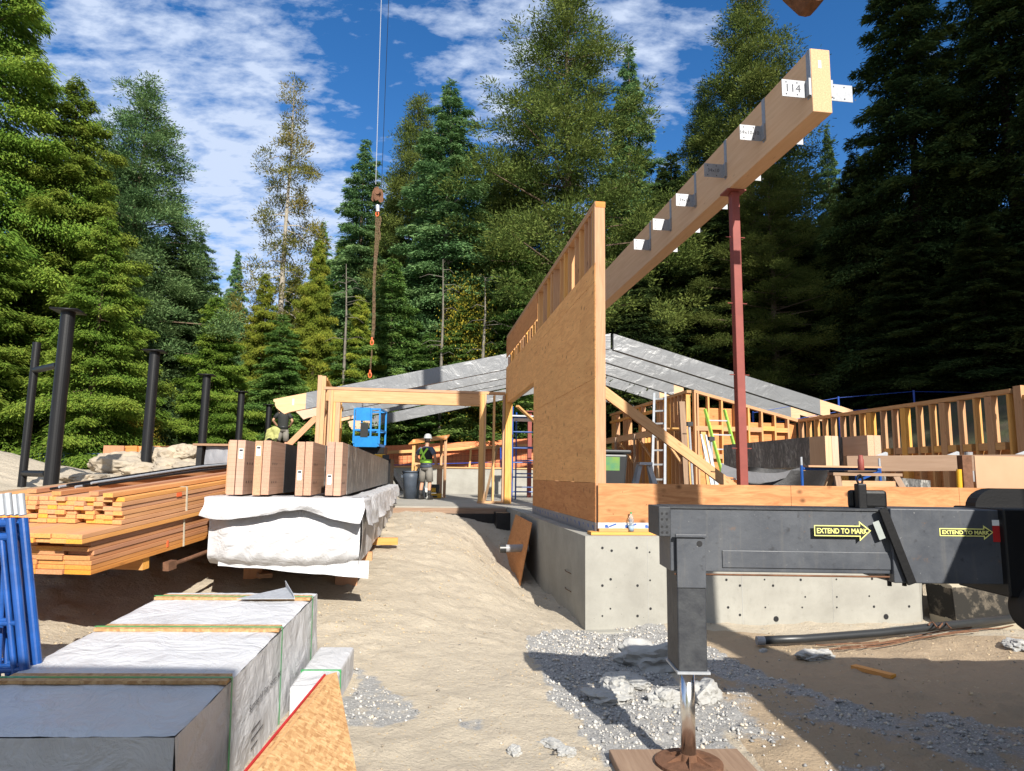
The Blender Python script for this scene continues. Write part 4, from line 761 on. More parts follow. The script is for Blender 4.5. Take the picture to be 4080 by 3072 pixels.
MB(FB).grid(side, 120, 14).build('side_cover', M['white_wrap'], pk, True)
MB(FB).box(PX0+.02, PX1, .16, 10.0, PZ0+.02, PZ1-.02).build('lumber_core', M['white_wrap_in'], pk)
def flap(a, b):                                            # torn white top cover hanging over the near end
    x = PX0-.03+(PX1-PX0+.06)*a; hang = .17+.09*ff(a*4, .3, 3, 31)+.06*math.sin(a*8); 
    if b < .4: return (x, .55*(1-b/.4)-.10+.05*(b/.4)+.015*ff(a*9, b*5, 2, 3), PZ1+.014+.012*ff(a*8, b*8, 3, 7))
    t = (b-.4)/.6; return (x+.02*math.sin(t*4), -.10-.09*math.sin(t*2.0)-.05*ff(a*6, t*2, 3, 35), PZ1+.012-hang*t)
MB(FB).grid(flap, 80, 22).build('torn_flap', M['white_wrap'], pk, True)
def sflap(a, b):
    y = -.08+9.6*a; hang = .26+.12*ff(a*9, .3, 3, 41)+.06*abs(math.sin(a*13)); x0 = PX1-.15
    if b < .35: return (x0+.19*(b/.35), y, PZ1+.012+.02*ff(a*20, b*6, 2, 4))
    t = (b-.35)/.65; return (PX1+.04+.05*t+.07*ff(a*26, t*2, 3, 45)+.03*math.sin(a*60), y, PZ1+.01-hang*t)
MB(FB).grid(sflap, 150, 14).build('side_flap', M['white_wrap'], pk, True)
def apron(a, b): return (PX0+.1+(PX1-PX0-.0)*a, .05+.02*ff(a*6, b*3, 2, 51), PZ0+.03-(.05+.13*a**1.2+.02*ff(a*7, 1, 2, 6))*b)
MB(FB).grid(apron, 50, 8).build('hanging_apron', M['white_wrap'], pk, True)
for i, y_ in enumerate((1.1, 2.9, 5.2, 8.4)):
    w = FB @ Vector((PX1-.2, y_, 0)); zg = hz(w.x, w.y)
    tag(MB(FB).box(PX0, PX1+(.30 if i == 1 else .06), y_, y_+.09, PZ0-.10, PZ0-.002).build('dunnage_block', M['lumber']), ['short lumber block under the near end of the white package', 'long lumber bearer sticking out to the right under the white package', 'lumber bearer under the middle of the white package', 'lumber bearer under the far end of the white package'][i], 'bearer', 'bearers under the white package')
    for xa, xb, sd in ((PX0+.1, PX0+.3, 'left'), (PX1-.35, PX1-.1, 'right')): tag(MB(FB).box(xa, xb, y_+.002, y_+.088, .3, PZ0-.102).build('cribbing', M['lumber']), '%s lumber crib of the %s pair under the white package' % (sd, ('nearest', 'second', 'third', 'farthest')[i]), 'cribbing', 'cribbing under the white package')
# ------------------------------------------------------------------ lumber stack at the left
def tiltframe(o, vx, vy):
    d = ray(vx, vy).normalized(); x = Vector((d.y, -d.x, 0)).normalized(); z = x.cross(d); m_ = Matrix((x, d, z)).transposed().to_4x4(); m_.translation = o; return m_
FL = tiltframe(Vector((-3.36, 5.57, .956)), 2365, 1666)
def bundle(name, lab, cols, rows, w, h, x1, y0, z0, ln, m_, rag, wood_):
    t = thing(name, lab, 'lumber stack', FL @ Vector((x1-.5, ln/2, z0)), 0)
    for r_ in range(rows):
        off = random.uniform(0, .02)
        for c in range(cols):
            xa = x1-(c+1)*w-off*(r_ % 2)*.5
            yy = y0+random.uniform(0, rag)+(rag*1.6 if random.random() < .12 else 0); 
            MB(FL).box(xa+.001, xa+w-.001, yy, y0+ln, z0+r_*h+.0008, z0+(r_+1)*h-.0015).build('board', M[wood_], t, bevel=.003)
    return t
t = bundle('lumber_stack', 'lower strapped stack of wide orange boards at the left', 8, 7, .235, .038, 0, 0, 0, 5.6, 'lumber', .03, 'board')
MB(FL).box(.0005, .003, 1.25, 1.275, 0, .268).build('strap', M['white_strap'], t); MB(FL).box(-.02, .0045, 1.0, 1.02, .04, .10).build('tag', M['orange'], t)
t = bundle('lumber_tier', 'two protruding layers of long boards between the lower and upper lumber stacks', 11, 2, .14, .038, .03, -.12, .272, 5.9, 'lumber', .012, 'lumber')
t = bundle('lumber_stack', 'upper strapped stack of small lumber with ragged ends on the protruding boards', 15, 6, .089, .038, .02, .33, .352, 5.6, 'lumber', .05, 'lumber')
for y_ in (1.25, 3.1):
    MB(FL).box(.0205, .024, y_, y_+.025, .27, .585).build('strap', M['white_strap'], t); MB(FL).box(-1.3, .02, y_, y_+.025, .581, .584).build('strap', M['white_strap'], t)
MB(FL).box(.0205, .023, 1.1, 1.18, .50, .54).build('orange_tag', M['orange'], t)
for k, (xa, yy) in enumerate(((-.09, .30), (-.3, .40), (-.62, .36), (-.98, .5))): tag(MB(FL).box(xa-.04, xa+.05, yy, yy+5.2, .5865, .622).build('loose_board', M['board'] if k else M['lumber']), ['single board lying on the upper lumber stack, %s' % s for s in ('at its right edge', 'second from the right', 'third from the right', 'at the far left')][k], 'board', 'single boards on the upper lumber stack')
for k in range(3): tag(MB(FL).box(-2.1-.0*k, -1.62, 1.0+.1*k, 6.8, .36+.046*k, .403+.046*k).build('long_plank', M['old_wood' if k == 2 else 'board']), ['wide plank behind the upper lumber stack, lowest of three', 'wide plank behind the upper lumber stack, middle of three', 'wide plank behind the upper lumber stack, topmost of three'][k], 'plank', 'wide planks behind the upper stack')
tag(MB(FL).box(-2.3, -1.6, .9, 6.6, .05, .355).build('rear_lumber_pack', M['board']), 'older lumber pack hidden behind the upper lumber stack at the far left', 'lumber pack')
for k in range(7): tag(MB(FL).tube([(-.75+.03*k, .45+.06*k, .632+.012*(k % 3)), (-.62+.035*k, 2.2, .665+.02*(k % 3)), (-.42+.04*k, 4.8, .66+.02*(k % 2))], .012, 8).build('steel_rod', M['galv'] if k % 2 else M['steel_black']), ['grey steel rod in the bunch on top of the lumber, %s' % s for s in ('leftmost', 'second from left', 'third from left', 'middle', 'third from right', 'second from right', 'rightmost')][k], 'steel rod', 'steel rods on the lumber')
for k, (a, b) in enumerate((((.06, 1.0, -.12), (.22, 2.9, -.03)), ((.1, 2.2, -.07), (.26, 4.3, .03)))):
    t = thing('form_turnbuckle', ['rusty threaded form brace leaning at the foot of the lumber stack, nearer one', 'rusty threaded form brace at the foot of the lumber stack, farther one'][k], 'form brace', FL @ Vector(a), 0)
    MB(FL).tube([a, b], .02, 8).build('rod', M['rust'], t); MB(FL).box(a[0]-.03, a[0]+.03, a[1]-.1, a[1]+.02, a[2]-.04, a[2]+.04).build('end_clevis', M['rust'], t)
for k, (x_, y_) in enumerate(((.15, 2.6), (-.2, 4.1), (.25, 1.6))): 
    w = FL @ Vector((x_, y_, -.1)); tag(MB(rotf((w.x, w.y, hz(w.x, w.y)+.01), -60)).box(-.3, .3, -.07, .07, 0, .045).build('scrap_board', M['lumber_bright']), ['scrap board on the sand beside the lumber stack, middle one', 'scrap board on the sand beside the lumber stack, farthest one', 'scrap board on the sand beside the lumber stack, nearest one'][k], 'board', 'scrap boards beside the lumber stack')
for k, y_ in enumerate((.7, 3.2)): tag(MB(FL).box(-1.9, -0.03, y_, y_+.09, -.11, -.002).build('bearer', M['lumber']), ['bearer under the near part of the lumber stack', 'bearer under the far part of the lumber stack'][k], 'bearer')
# ------------------------------------------------------------------ foreground wrapped package
FPk = tiltframe(EYE + ray(1115, 2509)*(4.62/2700), 1921, 1703)
fp = thing('strapped_package', 'large white wrapped package with green straps over wooden strips in the foreground', 'package', FPk @ Vector((-.6, 0, -.7)), 0)
def ptop(a, b): x = -1.22+1.22*a; y = -1.58+2.63*b; e = min(a, 1-a, b*2, (1-b)*2); w = abs(ff((x+y*.55)*7, (y-x*.55)*1.1, 3, 64)); return (x, y, .006*ff(x*5+y*3, y*2.2, 3, 61)+.010*ff(x*2+y*5, y*1.4-x*3, 3, 63)-.012*math.exp(-e*40)+.030*max(0, .12-w))
MB(FPk).grid(ptop, 60, 110).build('top_cover', M['white_wrap'], fp, True)
def pside(a, b): y = -1.585+2.64*a; z = -.012-.69*b; w = abs(ff(y*6+z*2, z*1.2, 3, 64)); return (.004+.045*max(0, .12-w)+.014*ff(y*5, z*4, 4, 65)+.012*b+.02*ff(y*9+z*6, z*1.2, 2, 66)*b, y, z)
MB(FPk).grid(pside, 120, 34).build('side_cover', M['white_wrap'], fp, True)
def pfront(a, b): x = -1.22+1.22*a; z = -.012-.69*b; return (x, -1.585-.02*ff(x*6, z*2, 4, 67)-.05*abs(ff(x*5+z*2, z*.8, 2, 68))*sm(0, .3, b), z)
MB(FPk).grid(pfront, 60, 34).build('end_cover', M['white_wrap'], fp, True)
MB(FPk).box(-1.215, -.006, -1.57, 1.045, -.7, -.02).build('core', M['white_wrap_in'], fp)
for y_ in (-.93, 0.0, .83):
    MB(FPk).box(-1.20, .012, y_-.07, y_+.0, .004, .022).box(-1.17, .0, y_-.0+.004, y_+.05, .004, .020).build('wooden_strip', M['osb'], fp)
    MB(FPk).box(-1.22, .022, y_-.028, y_-.008, .0225, .0245).box(.022, .024, y_-.028, y_-.008, -.70, .0245).build('green_strap', M['green_strap'], fp)
ft = FPk @ Matrix.Translation((.026, -.66, -.33)) @ Matrix.Rotation(R(90), 4, 'Z') @ Matrix.Rotation(R(90), 4, 'X')
text('Summerhill Fine Homes Inc.', .055, ft @ Matrix.Translation((0, .05, .004)), M['ink'], fp)
for k, (w_, z_) in enumerate(((.16, -.42), (.22, -.47), (.12, -.52))): MB(FPk).box(.0262, .0268, -.60, -.60+w_, z_, z_+.008).build('small_print', M['ink'], fp)
for y_ in (-1.2, -.2, .75): MB(FPk).box(-1.2, -.0, y_, y_+.09, -.79, -.702).build('bearer', M['lumber'], fp)
sp = thing('steel_bracket', 'triangular grey steel plate lying on the far strip of the foreground package', 'bracket', FPk @ Vector((-.3, .8, .03)), 0)
MB(FPk).prism([(-.54, .70, .026), (-.10, .72, .026), (-.24, .98, .05)], (0, 0, .006)).build('plate', M['galv'], sp); MB(FPk).prism([(-.24, .98, .05), (-.10, .72, .026), (-.11, .72, .06), (-.25, .98, .11)], (.006, 0, 0)).build('rib', M['galv'], sp)
p2 = thing('strapped_package', 'smaller white wrapped package low on the ground behind the leaning wood sheets', 'package', FPk @ Vector((.3, 0, -.8)), 0)
MB(FPk).box(.05, .335, .10, .98, -.86, -.42).build('cover', M['white_wrap'], p2, bevel=.02); MB(FPk).box(.045, .34, .42, .44, -.865, -.416).build('green_strap', M['green_strap'], p2)
os_ = thing('osb_sheets', 'stack of rough particle board sheets leaning against the foreground package', 'wood sheets', EYE+ray(1250, 3000)*(4.2/2700), 0)
def pd(px, py, d): return EYE+ray(px, py)*(d/2700)
A_, C_, D_ = pd(1298, 2690, 4.4), pd(1400, 3260, 3.5), pd(850, 3235, 3.15)
for k in range(4):
    o__ = Vector((.016, .009, .003))*k; MB().prism([A_+o__, D_+o__, C_+o__], Vector((.014, .008, .0025))).build('sheet', M['osb'] if k != 2 else M['lumber'], os_)
MB().bar(A_-Vector((.004, .004, 0)), D_-Vector((.004, .004, 0)), .012, .02).build('red_edge', M['red_mark'], os_)
# ------------------------------------------------------------------ blue scaffold frames at the left edge
for k, (px_, D_k) in enumerate(((92, 4.15), (66, 4.28), (40, 4.05), (12, 4.2))):
    a = at(px_, 2066, D_k); b = at(px_+62, 2700, D_k-.05); b = a+(b-a)*((a.z-.12)/(a.z-b.z)); L_ = Vector((-1.1, -.12, -.02)); d_ = b-a
    t = thing('scaffold', 'blue scaffold frame at the left edge, %s of four leaning together' % ('rightmost', 'second from the right', 'third from the right', 'leftmost')[k], 'scaffold', b, 0, 'blue scaffold frames at the left edge')
    MB().cyl(a, b, .026, n=16).build('leg', M['blue'], t, False); MB().cyl(a+L_, b+L_, .026, n=16).build('leg', M['blue'], t, False)
    MB().cyl(a-d_.normalized()*.15, a-d_.normalized()*.02, .021, n=14).build('spigot', M['galv'], t)
    for f_ in (.02, .075, .42, .60, .80): MB().cyl(a+d_*f_, a+L_+d_*f_, .024 if f_ < .1 else .015, n=12).build('rail', M['blue'], t)
    MB().cyl(a+d_*.075+L_*.05, a+d_*.80+L_*.05, .016, n=12).build('inner_upright', M['blue'], t); MB().cyl(a+d_*.08+L_*.10, a+d_*.8+L_*.22, .012, n=10).build('brace', M['alu' if k == 1 else 'blue'], t)
# ------------------------------------------------------------------ crane truck with its outrigger
ct = thing('crane_truck', 'black crane truck at the right with its outrigger beam and jack leg out', 'crane truck', (4.2, 2, 0), 0)
def xz(px, py, y=4.3): q = at(px, py, y); return q.x, q.z
def obox(nm, px0, py0, px1, py1, y0, y1, m_, bev=.006):
    (xa, za), (xb, zb_) = xz(px0, py0, y0), xz(px1, py1, y0); return MB().box(xa, xb, y0, y1, min(za, zb_), max(za, zb_)).build(nm, M[m_], ct, bevel=bev)
bm_ = obox('outrigger_beam', 2668, 2026, 3560, 2288, 4.3, 4.62, 'outrigger')
xa, zt = xz(2668, 2026); _, zb_ = xz(2668, 2288)
MB().box(xa-.01, 2.6, 4.29, 4.63, zt+.001, zt+.014).build('beam_flange', M['leg_steel'], ct)
MB().box(xa+.32, 2.45, 4.292, 4.299, zb_+.045, zb_+.15).build('weld_plate', M['outrigger'], ct, bevel=.004)
MB().box(xa-.075, xa-.0, 4.27, 4.6, zt-.17, zt+.012).build('end_collar', M['leg_steel'], ct, bevel=.005)
for z_ in (zt-.03, zt-.065, zt-.11, zt-.145):
    for x_ in (.02, .05): MB().cyl((xa-.075+x_, 4.2695, z_), (xa-.075+x_, 4.2685, z_), .008, n=10).build('bolt', M['decal_black'], ct)
st2 = MB().box(2.36, 3.25, 4.27, 4.65, zb_-.03, zt+.02).build('outer_beam', M['outrigger'], ct, bevel=.006)
MB().box(xz(4003, 2100, 4.22)[0], 5.2, 4.22, 4.7, zb_-.10, zt+.03).build('beam_housing', M['steel_black'], ct, bevel=.01)
lx0, lz1 = xz(2690, 2140); lx1, lz0 = xz(2815, 2672)
MB().box(lx0, lx1, 4.27, 4.56, lz0, lz1).build('jack_leg', M['leg_steel'], ct, bevel=.008); MB().box(lx0-.01, lx1+.012, 4.255, 4.57, lz0-.012, lz0+.002).build('leg_foot_rim', M['galv'], ct)
MB().box(lx0+.0, lx1, 4.262, 4.269, lz1-.3, lz1+.0).build('leg_plate', M['outrigger'], ct, bevel=.003); MB().box(lx0-.01, lx1+.005, 4.245, 4.269, lz1+.004, lz1+.022).build('weld_rib', M['outrigger'], ct, bevel=.003)
MB().cyl((lx0+.14, 4.2615, lz1-.035), (lx0+.14, 4.2605, lz1-.035), .018, n=18).build('pin_hole', M['decal_black'], ct)
cxm = (lx0+lx1)/2; MB().cyl((cxm, 4.42, .10), (cxm, 4.42, lz0), .045, n=32).build('chrome_rod', M['chrome'], ct, True)
MB().loft([((cxm+.0, 4.42, z_), r_, r_) for z_, r_ in ((.062, .205), (.078, .205), (.082, .19), (.088, .06), (.125, .052))], 28).build('float_plate', M['rust'], ct)
for k in range(6): a_ = k*math.pi/3+.3; c_, s_ = math.cos(a_), math.sin(a_); MB().prism([(cxm+.05*c_, 4.42+.05*s_, .08), (cxm+.17*c_, 4.42+.17*s_, .08), (cxm+.05*c_, 4.42+.05*s_, .125)], (-s_*.008, c_*.008, 0)).build('gusset', M['rust'], ct)
tag(MB(rotf((1.10, 4.22, 0), 3)).box(-.42, .42, -.45, .44, .0, .058).build('jack_pad', M['old_wood'], bevel=.006), 'square wooden pad under the steel foot of the outrigger jack', 'jack pad')
lb_ = xz(2650, 2185, 4.45)
MB().tube([(xa+.02, 4.286, zb_+.004), (1.7, 4.286, zb_+.004), (2.34, 4.286, zb_+.004)], .006, 8).build('weld_bead', M['rust'], ct, True)
MB().box(lx0-.003, lx0-.001, 4.34, 4.44, lb_[1]-.07, lb_[1]-.025).build('caution_label', M['decal_yellow'], ct); 
text('CAUTION', .022, Matrix.Translation((lx0-.0035, 4.46, lb_[1]-.018)) @ Matrix.Rotation(R(-90), 4, 'Z') @ XZ, M['decal_yellow'], ct)
def arrow(px0, py0, px1, py1, ptip, y, txt_len):
    x0, z1 = xz(px0, py0, y); x1, z0 = xz(px1, py1, y); xt, zt_ = xz(ptip, (py0+py1)/2, y); h = z1-z0; e = h*.42; w = .006
    def poly(i): return [(x0+i, y, z0+i), (x1+i, y, z0+i), (x1+i, y, z0-e+i*2.4), (xt-i*1.7, y, zt_), (x1+i, y, z1+e-i*2.4), (x1+i, y, z1-i), (x0+i, y, z1-i)]
    MB().prism(poly(0), (0, -.001, 0)).build('decal', M['decal_yellow'], ct)
    MB().prism([(p[0], y-.0012, p[2]) for p in poly(w)], (0, -.0006, 0)).build('decal_field', M['decal_black'], ct)
    text('EXTEND TO MARK', h*.66, Matrix.Translation((x0+.014, y-.002, z0+h*.27)) @ Matrix.Diagonal((txt_len, 1, 1, 1)) @ XZ, M['decal_yellow'], ct, bold=.0009)
arrow(3243, 2092, 3425, 2138, 3470, 4.268, .84)
arrow(3742, 2104, 3920, 2138, 3958, 4.268, 1.08)
a_ = xz(3955, 2072, 4.26); b_ = xz(3990, 2095, 4.26); MB().box(a_[0]-.0, b_[0], 4.2645, 4.268, b_[1], a_[1]).build('white_mark', M['paper'], ct); b2 = xz(3990, 2160, 4.26); MB().box(a_[0], b_[0], 4.2645, 4.268, b2[1], b_[1]-.001).build('red_mark', M['red_mark'], ct)
p0 = Vector((*xz(3490, 2078, 4.26)[:1], 4.2645, xz(3490, 2078, 4.26)[1])); p1 = Vector((xz(3518, 2148, 4.26)[0], 4.2645, xz(3518, 2148, 4.26)[1])); MB().bar(p0, p1, .04, .003, up=(0, 1, 0)).build('reflective_tape', M['decal_grey'], ct)
p0 = Vector((xz(3515, 2010, 4.25)[0], 4.25, zt+.02)); p1 = Vector((xz(3632, 2300, 4.25)[0], 4.25, zb_-.03)); MB().bar(p0, p1, .05, .02, up=(0, 1, 0)).build('diagonal_strap', M['steel_black'], ct)
for px in (3560, 3620): q = xz(px, 2300, 4.3); MB().cyl((q[0], 4.35, q[1]+.03), (q[0], 4.35, q[1]-.02), .022, n=6).cyl((q[0], 4.35, q[1]-.02), (q[0], 4.35, q[1]-.06), .013, n=10).build('bolt', M['steel_black'], ct)
x0, z1 = xz(3385, 1952, 4.45); x1, z0 = xz(3540, 2015, 4.45); MB().box(x0, x1, 4.45, 4.5, z0-.02, z1).build('stop_bracket', M['steel_black'], ct, bevel=.02)
q = xz(3430, 1930, 4.4); MB().box(q[0]-.028, q[0]+.028, 4.38, 4.44, zt+.01, q[1]+.005).build('lift_lug', M['steel_black'], ct, bevel=.008); MB().tube([(q[0]+.018*math.cos(t*.7), 4.41, q[1]+.03+.03*math.sin(t*.7)) for t in range(10)], .007, 8).build('shackle', M['steel_black'], ct)
q = at(3430, 1850, 4.42); q2 = at(3430, 1875, 4.42)
MB().loft([((q.x, 4.42, z_), r_, r_) for z_, r_ in ((q2.z, .016), (q2.z+.004, .019), (q2.z+.07, .019), (q2.z+.078, .014), (q2.z+.095, .014), (q2.z+.1, .009))], 16).build('lug_pin', M['red_primer'], ct, True)
x0, z1 = xz(3880, 1945, 4.5); pts = [(x0+.16-.16*math.cos(t), 4.5, z1-.13+.13*math.sin(t)) for t in [k*math.pi/12 for k in range(7)]]
MB().prism([(x0, 4.5, zt-.05)]+pts+[(5.2, 4.5, z1), (5.2, 4.5, zt-.05)], (0, .1, 0)).build('fender', M['steel_black'], ct)
MB().box(3.6, 6.4, -7, 4.9, .75, 1.5).build('chassis', M['steel_black'], ct)
MB().box(3.3, 6.6, -6, 3.2, 1.5, 2.45).build('deck_box', M['steel_black'], ct); 
q = at(4090, 2425, 4.2); MB().cyl((q.x+.12, 4.0, q.z), (q.x+.12, 4.3, q.z), .16, n=28).build('hose_reel', M['rubber'], ct, True)
for y_ in (1.0, -3.0, -5.5): MB().cyl((3.75, y_, .55), (4.15, y_, .55), .55, n=32).build('wheel', M['rubber'], ct); MB().cyl((6.0, y_, .55), (6.4, y_, .55), .55, n=32).build('wheel', M['rubber'], ct)
MB().bar((6.6, -3.6, 2.7), (-3.35, 21.0, 23.0), .55, .6).build('boom', M['decal_yellow'], ct); MB().bar((6.2, -3.2, 2.0), (3.2, 5.0, 8.4), .22, .25).build('boom_cylinder', M['steel_black'], ct)
MB().box(5.0, 6.6, -5, -2.4, 2.451, 3.4).build('turntable', M['steel_black'], ct)
MB().box(-3.2, 0.0, -2.8, -.55, .6, 3.72).box(-.35, 3.7, -3.2, -2.2, .8, 1.45).build('shade_block', M['decal_yellow'], ct)  # unseen block added behind the viewer to shade the near package
# crane line, block and chains
hk = thing('crane_hook', 'rusty crane hook block on two cables with orange hooks and chains below', 'crane hook', at(1478, 1500, 20.9))
def c3(px, py, d=20.9): return at(px, py, d)
MB().tube([c3(1532, -420), c3(1497, 735)], .012, 6).build('cable', M['galv'], hk); MB().tube([c3(1565, -420), c3(1520, 745)], .010, 6).build('cable', M['steel_black'], hk)
b0 = c3(1506, 775)
for k, (dx, dy, a) in enumerate(((-.13, 0, .12), (.10, .1, -.08), (-.02, -.1, .02))):
    F_ = Matrix.Translation(b0+Vector((dx, dy, 0))*.8) @ Matrix.Rotation(a, 4, 'Y') @ Matrix.Rotation(.5, 4, 'Z') @ Matrix.Scale(.68, 4); MB(F_).prism([(-.13, 0, -.28), (-.04, 0, -.36), (.10, 0, -.28), (.13, 0, .12), (.06, 0, .34), (-.05, 0, .34), (-.13, 0, .1)], (0, .03, 0)).build('block_plate', M['rust'], hk)
MB().cyl(b0+Vector((0, -.12, .05)), b0+Vector((0, .15, .05)), .085, n=16).build('sheave', M['rust'], hk)
MB().cyl(b0+Vector((0, 0, -.36)), b0+Vector((.02, 0, -.58)), .06, n=10).build('swivel', M['alu'], hk)
def chain(nm, p, q, m_, sway, link=.09, rr=.010):
    b = MB(); L = (q-p).length; n = max(2, int(L/link)); pr = p
    for i in range(n):
        f = (i+1)/n; c = p.lerp(q, f)+Vector((sway*math.sin(f*9)+.006*math.sin(f*70), sway*.5*math.cos(f*7), 0)); d = (c-pr).normalized(); s_ = d.orthogonal().normalized() if i % 2 else d.cross(d.orthogonal()).normalized()
        for e in (-1, 1): b.bar(pr+s_*.016*e-d*.01, c+s_*.016*e+d*.01, rr)
        pr = c
    b.build(nm, m_, hk)
hkp = c3(1503, 862)
for k in range(3): chain('chain', hkp+Vector((.04*(k-1), .03*k, 0)), c3(1484, 1345)+Vector((.02*(k-1), 0, 0)), M['chain'], .01+.008*k)
chain('chain', hkp+Vector((.1, 0, 0)), c3(1512, 955), M['chain'], .02); chain('chain', c3(1482, 1395), c3(1475, 1478), M['chain'], .005)
for (px, py) in ((1503, 850), (1482, 1362), (1474, 1492)):
    c = c3(px, py); b = MB(); b.tube([c+Vector((.045*math.sin(t), 0, -.02+.08*math.cos(t)+(.05 if t < .3 or t > 6 else 0))) for t in [k*.5236 for k in range(13)]], .018, 8); b.box(c.x-.022, c.x+.022, c.y-.022, c.y+.022, c.z+.07, c.z+.14); b.build('orange_hook', M['orange'], hk)
q = at(3240, -30, 7.0); t_ = MB(); t_.prism([(q.x-.20, q.y, q.z+.10), (q.x-.02, q.y, q.z-.085), (q.x+.06, q.y, q.z-.10), (q.x+.115, q.y, q.z-.085), (q.x+.19, q.y, q.z+.0), (q.x+.22, q.y, q.z+.15), (q.x, q.y, q.z+.5), (q.x-.4, q.y, q.z+.5)], (0, .35, .05))
tag(t_.build('hanging_timber', M['rust'], bevel=.01), 'ragged dark brown lump hanging into the top of the frame above the ridge beam end', 'timber')

# ------------------------------------------------------------------ background walls, fences, rocks
tag(MB(BF).box(-3.9, 9.0, 17.6, 17.9, 1.0, 2.03).build('far_concrete_wall', M['concrete']), 'low pale concrete wall behind the worker at the back of the slab', 'concrete wall')
tag(MB(BF).box(-3.9, 9, 17.55, 17.95, 2.034, 2.08).build('sill_board', M['lumber_bright']), 'lumber sill on top of the far concrete wall', 'sill board')
tag(MB(BF).box(-9.0, -3.95, 17.7, 18.0, 1.0, 1.5).build('low_kerb_wall', M['concrete']), 'lower concrete wall left of the worker', 'concrete wall')
ow = thing('form_wall', 'orange red plywood form wall with a rebar grid behind the far concrete wall', 'form wall', BF @ Vector((0, 19.5, 1.5)), ps)
for i in range(9):
    a = -7.6+i*1.24; z1 = 2.62+.07*(a+7.6); MB(BF).prism([(a, 19.5, 1.0), (a+1.235, 19.5, 1.0), (a+1.235, 19.9, z1+.08), (a, 19.9, z1)], (0, .02, 0)).build('panel', M['form_red'], ow)
    
b = MB(BF)
for i in range(62): a = -7.5+i*.18; b.bar((a, 19.44, 1.1), (a+.02*math.sin(i*3), 19.72, 2.3+.07*(a+7.6)), .009)
for k in range(9): b.bar((-7.5, 19.44+.035*k, 1.15+.15*k), (3.5, 19.44+.035*k, 1.2+.22*k), .009)
b.build('rebar_grid', M['rust'], ow)
MB(BF).bar((-7.6, 19.62, 2.35), (3.5, 19.72, 3.1), .06, .12).build('waler', M['lumber_bright'], ow)
tag(MB(BF).bar((.0, 19.1, 1.6), (.12, 19.75, 2.95), .08, .04).build('form_brace', M['lumber_bright']), 'thin lumber brace leaning on the orange form wall', 'brace')
fn = thing('fence_panel', 'blue steel mesh fence panel in front of the orange form wall', 'fence', BF @ Vector((.9, 18.8, 1.5)), ps)
for u_ in (1.3, -5.9): MB(BF).cyl((u_, 18.9, 1.0), (u_-.06, 18.9, 2.9), .03, n=8).build('post', M['fence_blue'], fn)
for z_ in (2.35, 1.62): MB(BF).cyl((-5.9, 18.9, z_-.35), (3.2, 18.9, z_+.05), .014, n=6).build('rail', M['fence_blue'], fn)
# scaffold seen through the door opening
t = thing('scaffold_tower', 'blue scaffold tower on the slab seen through the doorway of the tall wall', 'scaffold', BF @ Vector((2.0, 11.5, 1.08)), ps)
for u_, v_ in ((.55, 10.5), (2.4, 10.5), (.9, 12.2), (2.7, 12.2)): MB(BF).cyl((u_, v_, 1.082), (u_, v_, 3.7), .024, n=8).build('tube', M['blue'], t)
for z_ in (1.35, 1.75, 2.15, 2.55, 3.0, 3.4):
    MB(BF).cyl((.55, 10.5, z_), (2.4, 10.5, z_), .018, n=8).build('rail', M['blue'], t); MB(BF).cyl((.9, 12.2, z_+.1), (2.7, 12.2, z_+.1), .018, n=8).build('rail', M['blue'], t)
MB(BF).cyl((1.4, 10.5, 1.3), (1.4, 10.5, 3.0), .014, n=8).build('rail', M['blue'], t); MB(BF).box(.5, 2.7, 10.4, 12.1, 3.42, 3.46).build('deck', M['alu'], t)
t = thing('red_column', 'short red steel column beside the scaffold tower seen through the doorway', 'steel column', BF @ Vector((1.6, 14, 1.08)), ps); MB(BF).box(1.55, 1.68, 14, 14.13, 1.085, 3.9).build('shaft', M['red_primer'], t); MB(BF).box(1.45, 1.78, 13.9, 14.23, 3.9, 3.93).build('cap_plate', M['red_primer'], t)
tag(MB(BF).bar((2.6, 11.6, 2.3), (.5, 9.31, 3.6), .09, .05).build('door_brace', M['lumber_bright']), 'lumber brace slanting across the top of the doorway in the tall wall', 'brace')
tag(MB(BF).bar((-.25, 10.0, 1.09), (.05, 9.7, 2.6), .06, .04).build('form_turnbuckle', M['old_wood']), 'slanting wall brace with a steel foot behind the small door frame', 'brace')
# work table, bins, tools
wk = thing('work_table', 'open lumber work table with a sloping roof board in front of the worker', 'work table', at(1715, 1960, 21.2), 0)
def wp(px, py, d): return at(px, py, d)
zf = 1.085
for px, d in ((1650, 21.0), (1776, 21.0), (1760, 21.9), (1662, 21.9)):
    tp = wp(px, 1752-(px-1650)*.12, d); MB().box(tp.x-.045, tp.x+.045, d-.02, d+.02, zf, tp.z).build('post', M['lumber_bright'], wk)
a_ = wp(1630, 1756, 21.0); b_ = wp(1782, 1736, 21.0); MB().prism([(a_.x, 20.9, a_.z-.12), (b_.x, 20.9, b_.z-.12), (b_.x, 21.9, b_.z+.06), (a_.x, 21.9, a_.z+.06)], (0, 0, .03)).build('roof_board', M['board'], wk)
a_ = wp(1652, 1850, 20.9); b_ = wp(1762, 1862, 20.9); MB().bar(a_, b_, .05, .12).build('crossbar', M['lumber_bright'], wk); MB().box(a_.x, b_.x, 20.95, 21.85, a_.z-.06, a_.z-.03).build('table_top', M['old_wood'], wk)
wt_ = wp(1748, 1900, 20.9); MB().box(wt_.x-.06, wt_.x+.10, 20.9, 21.0, zf, wt_.z+.35).build('post', M['lumber_bright'], wk)
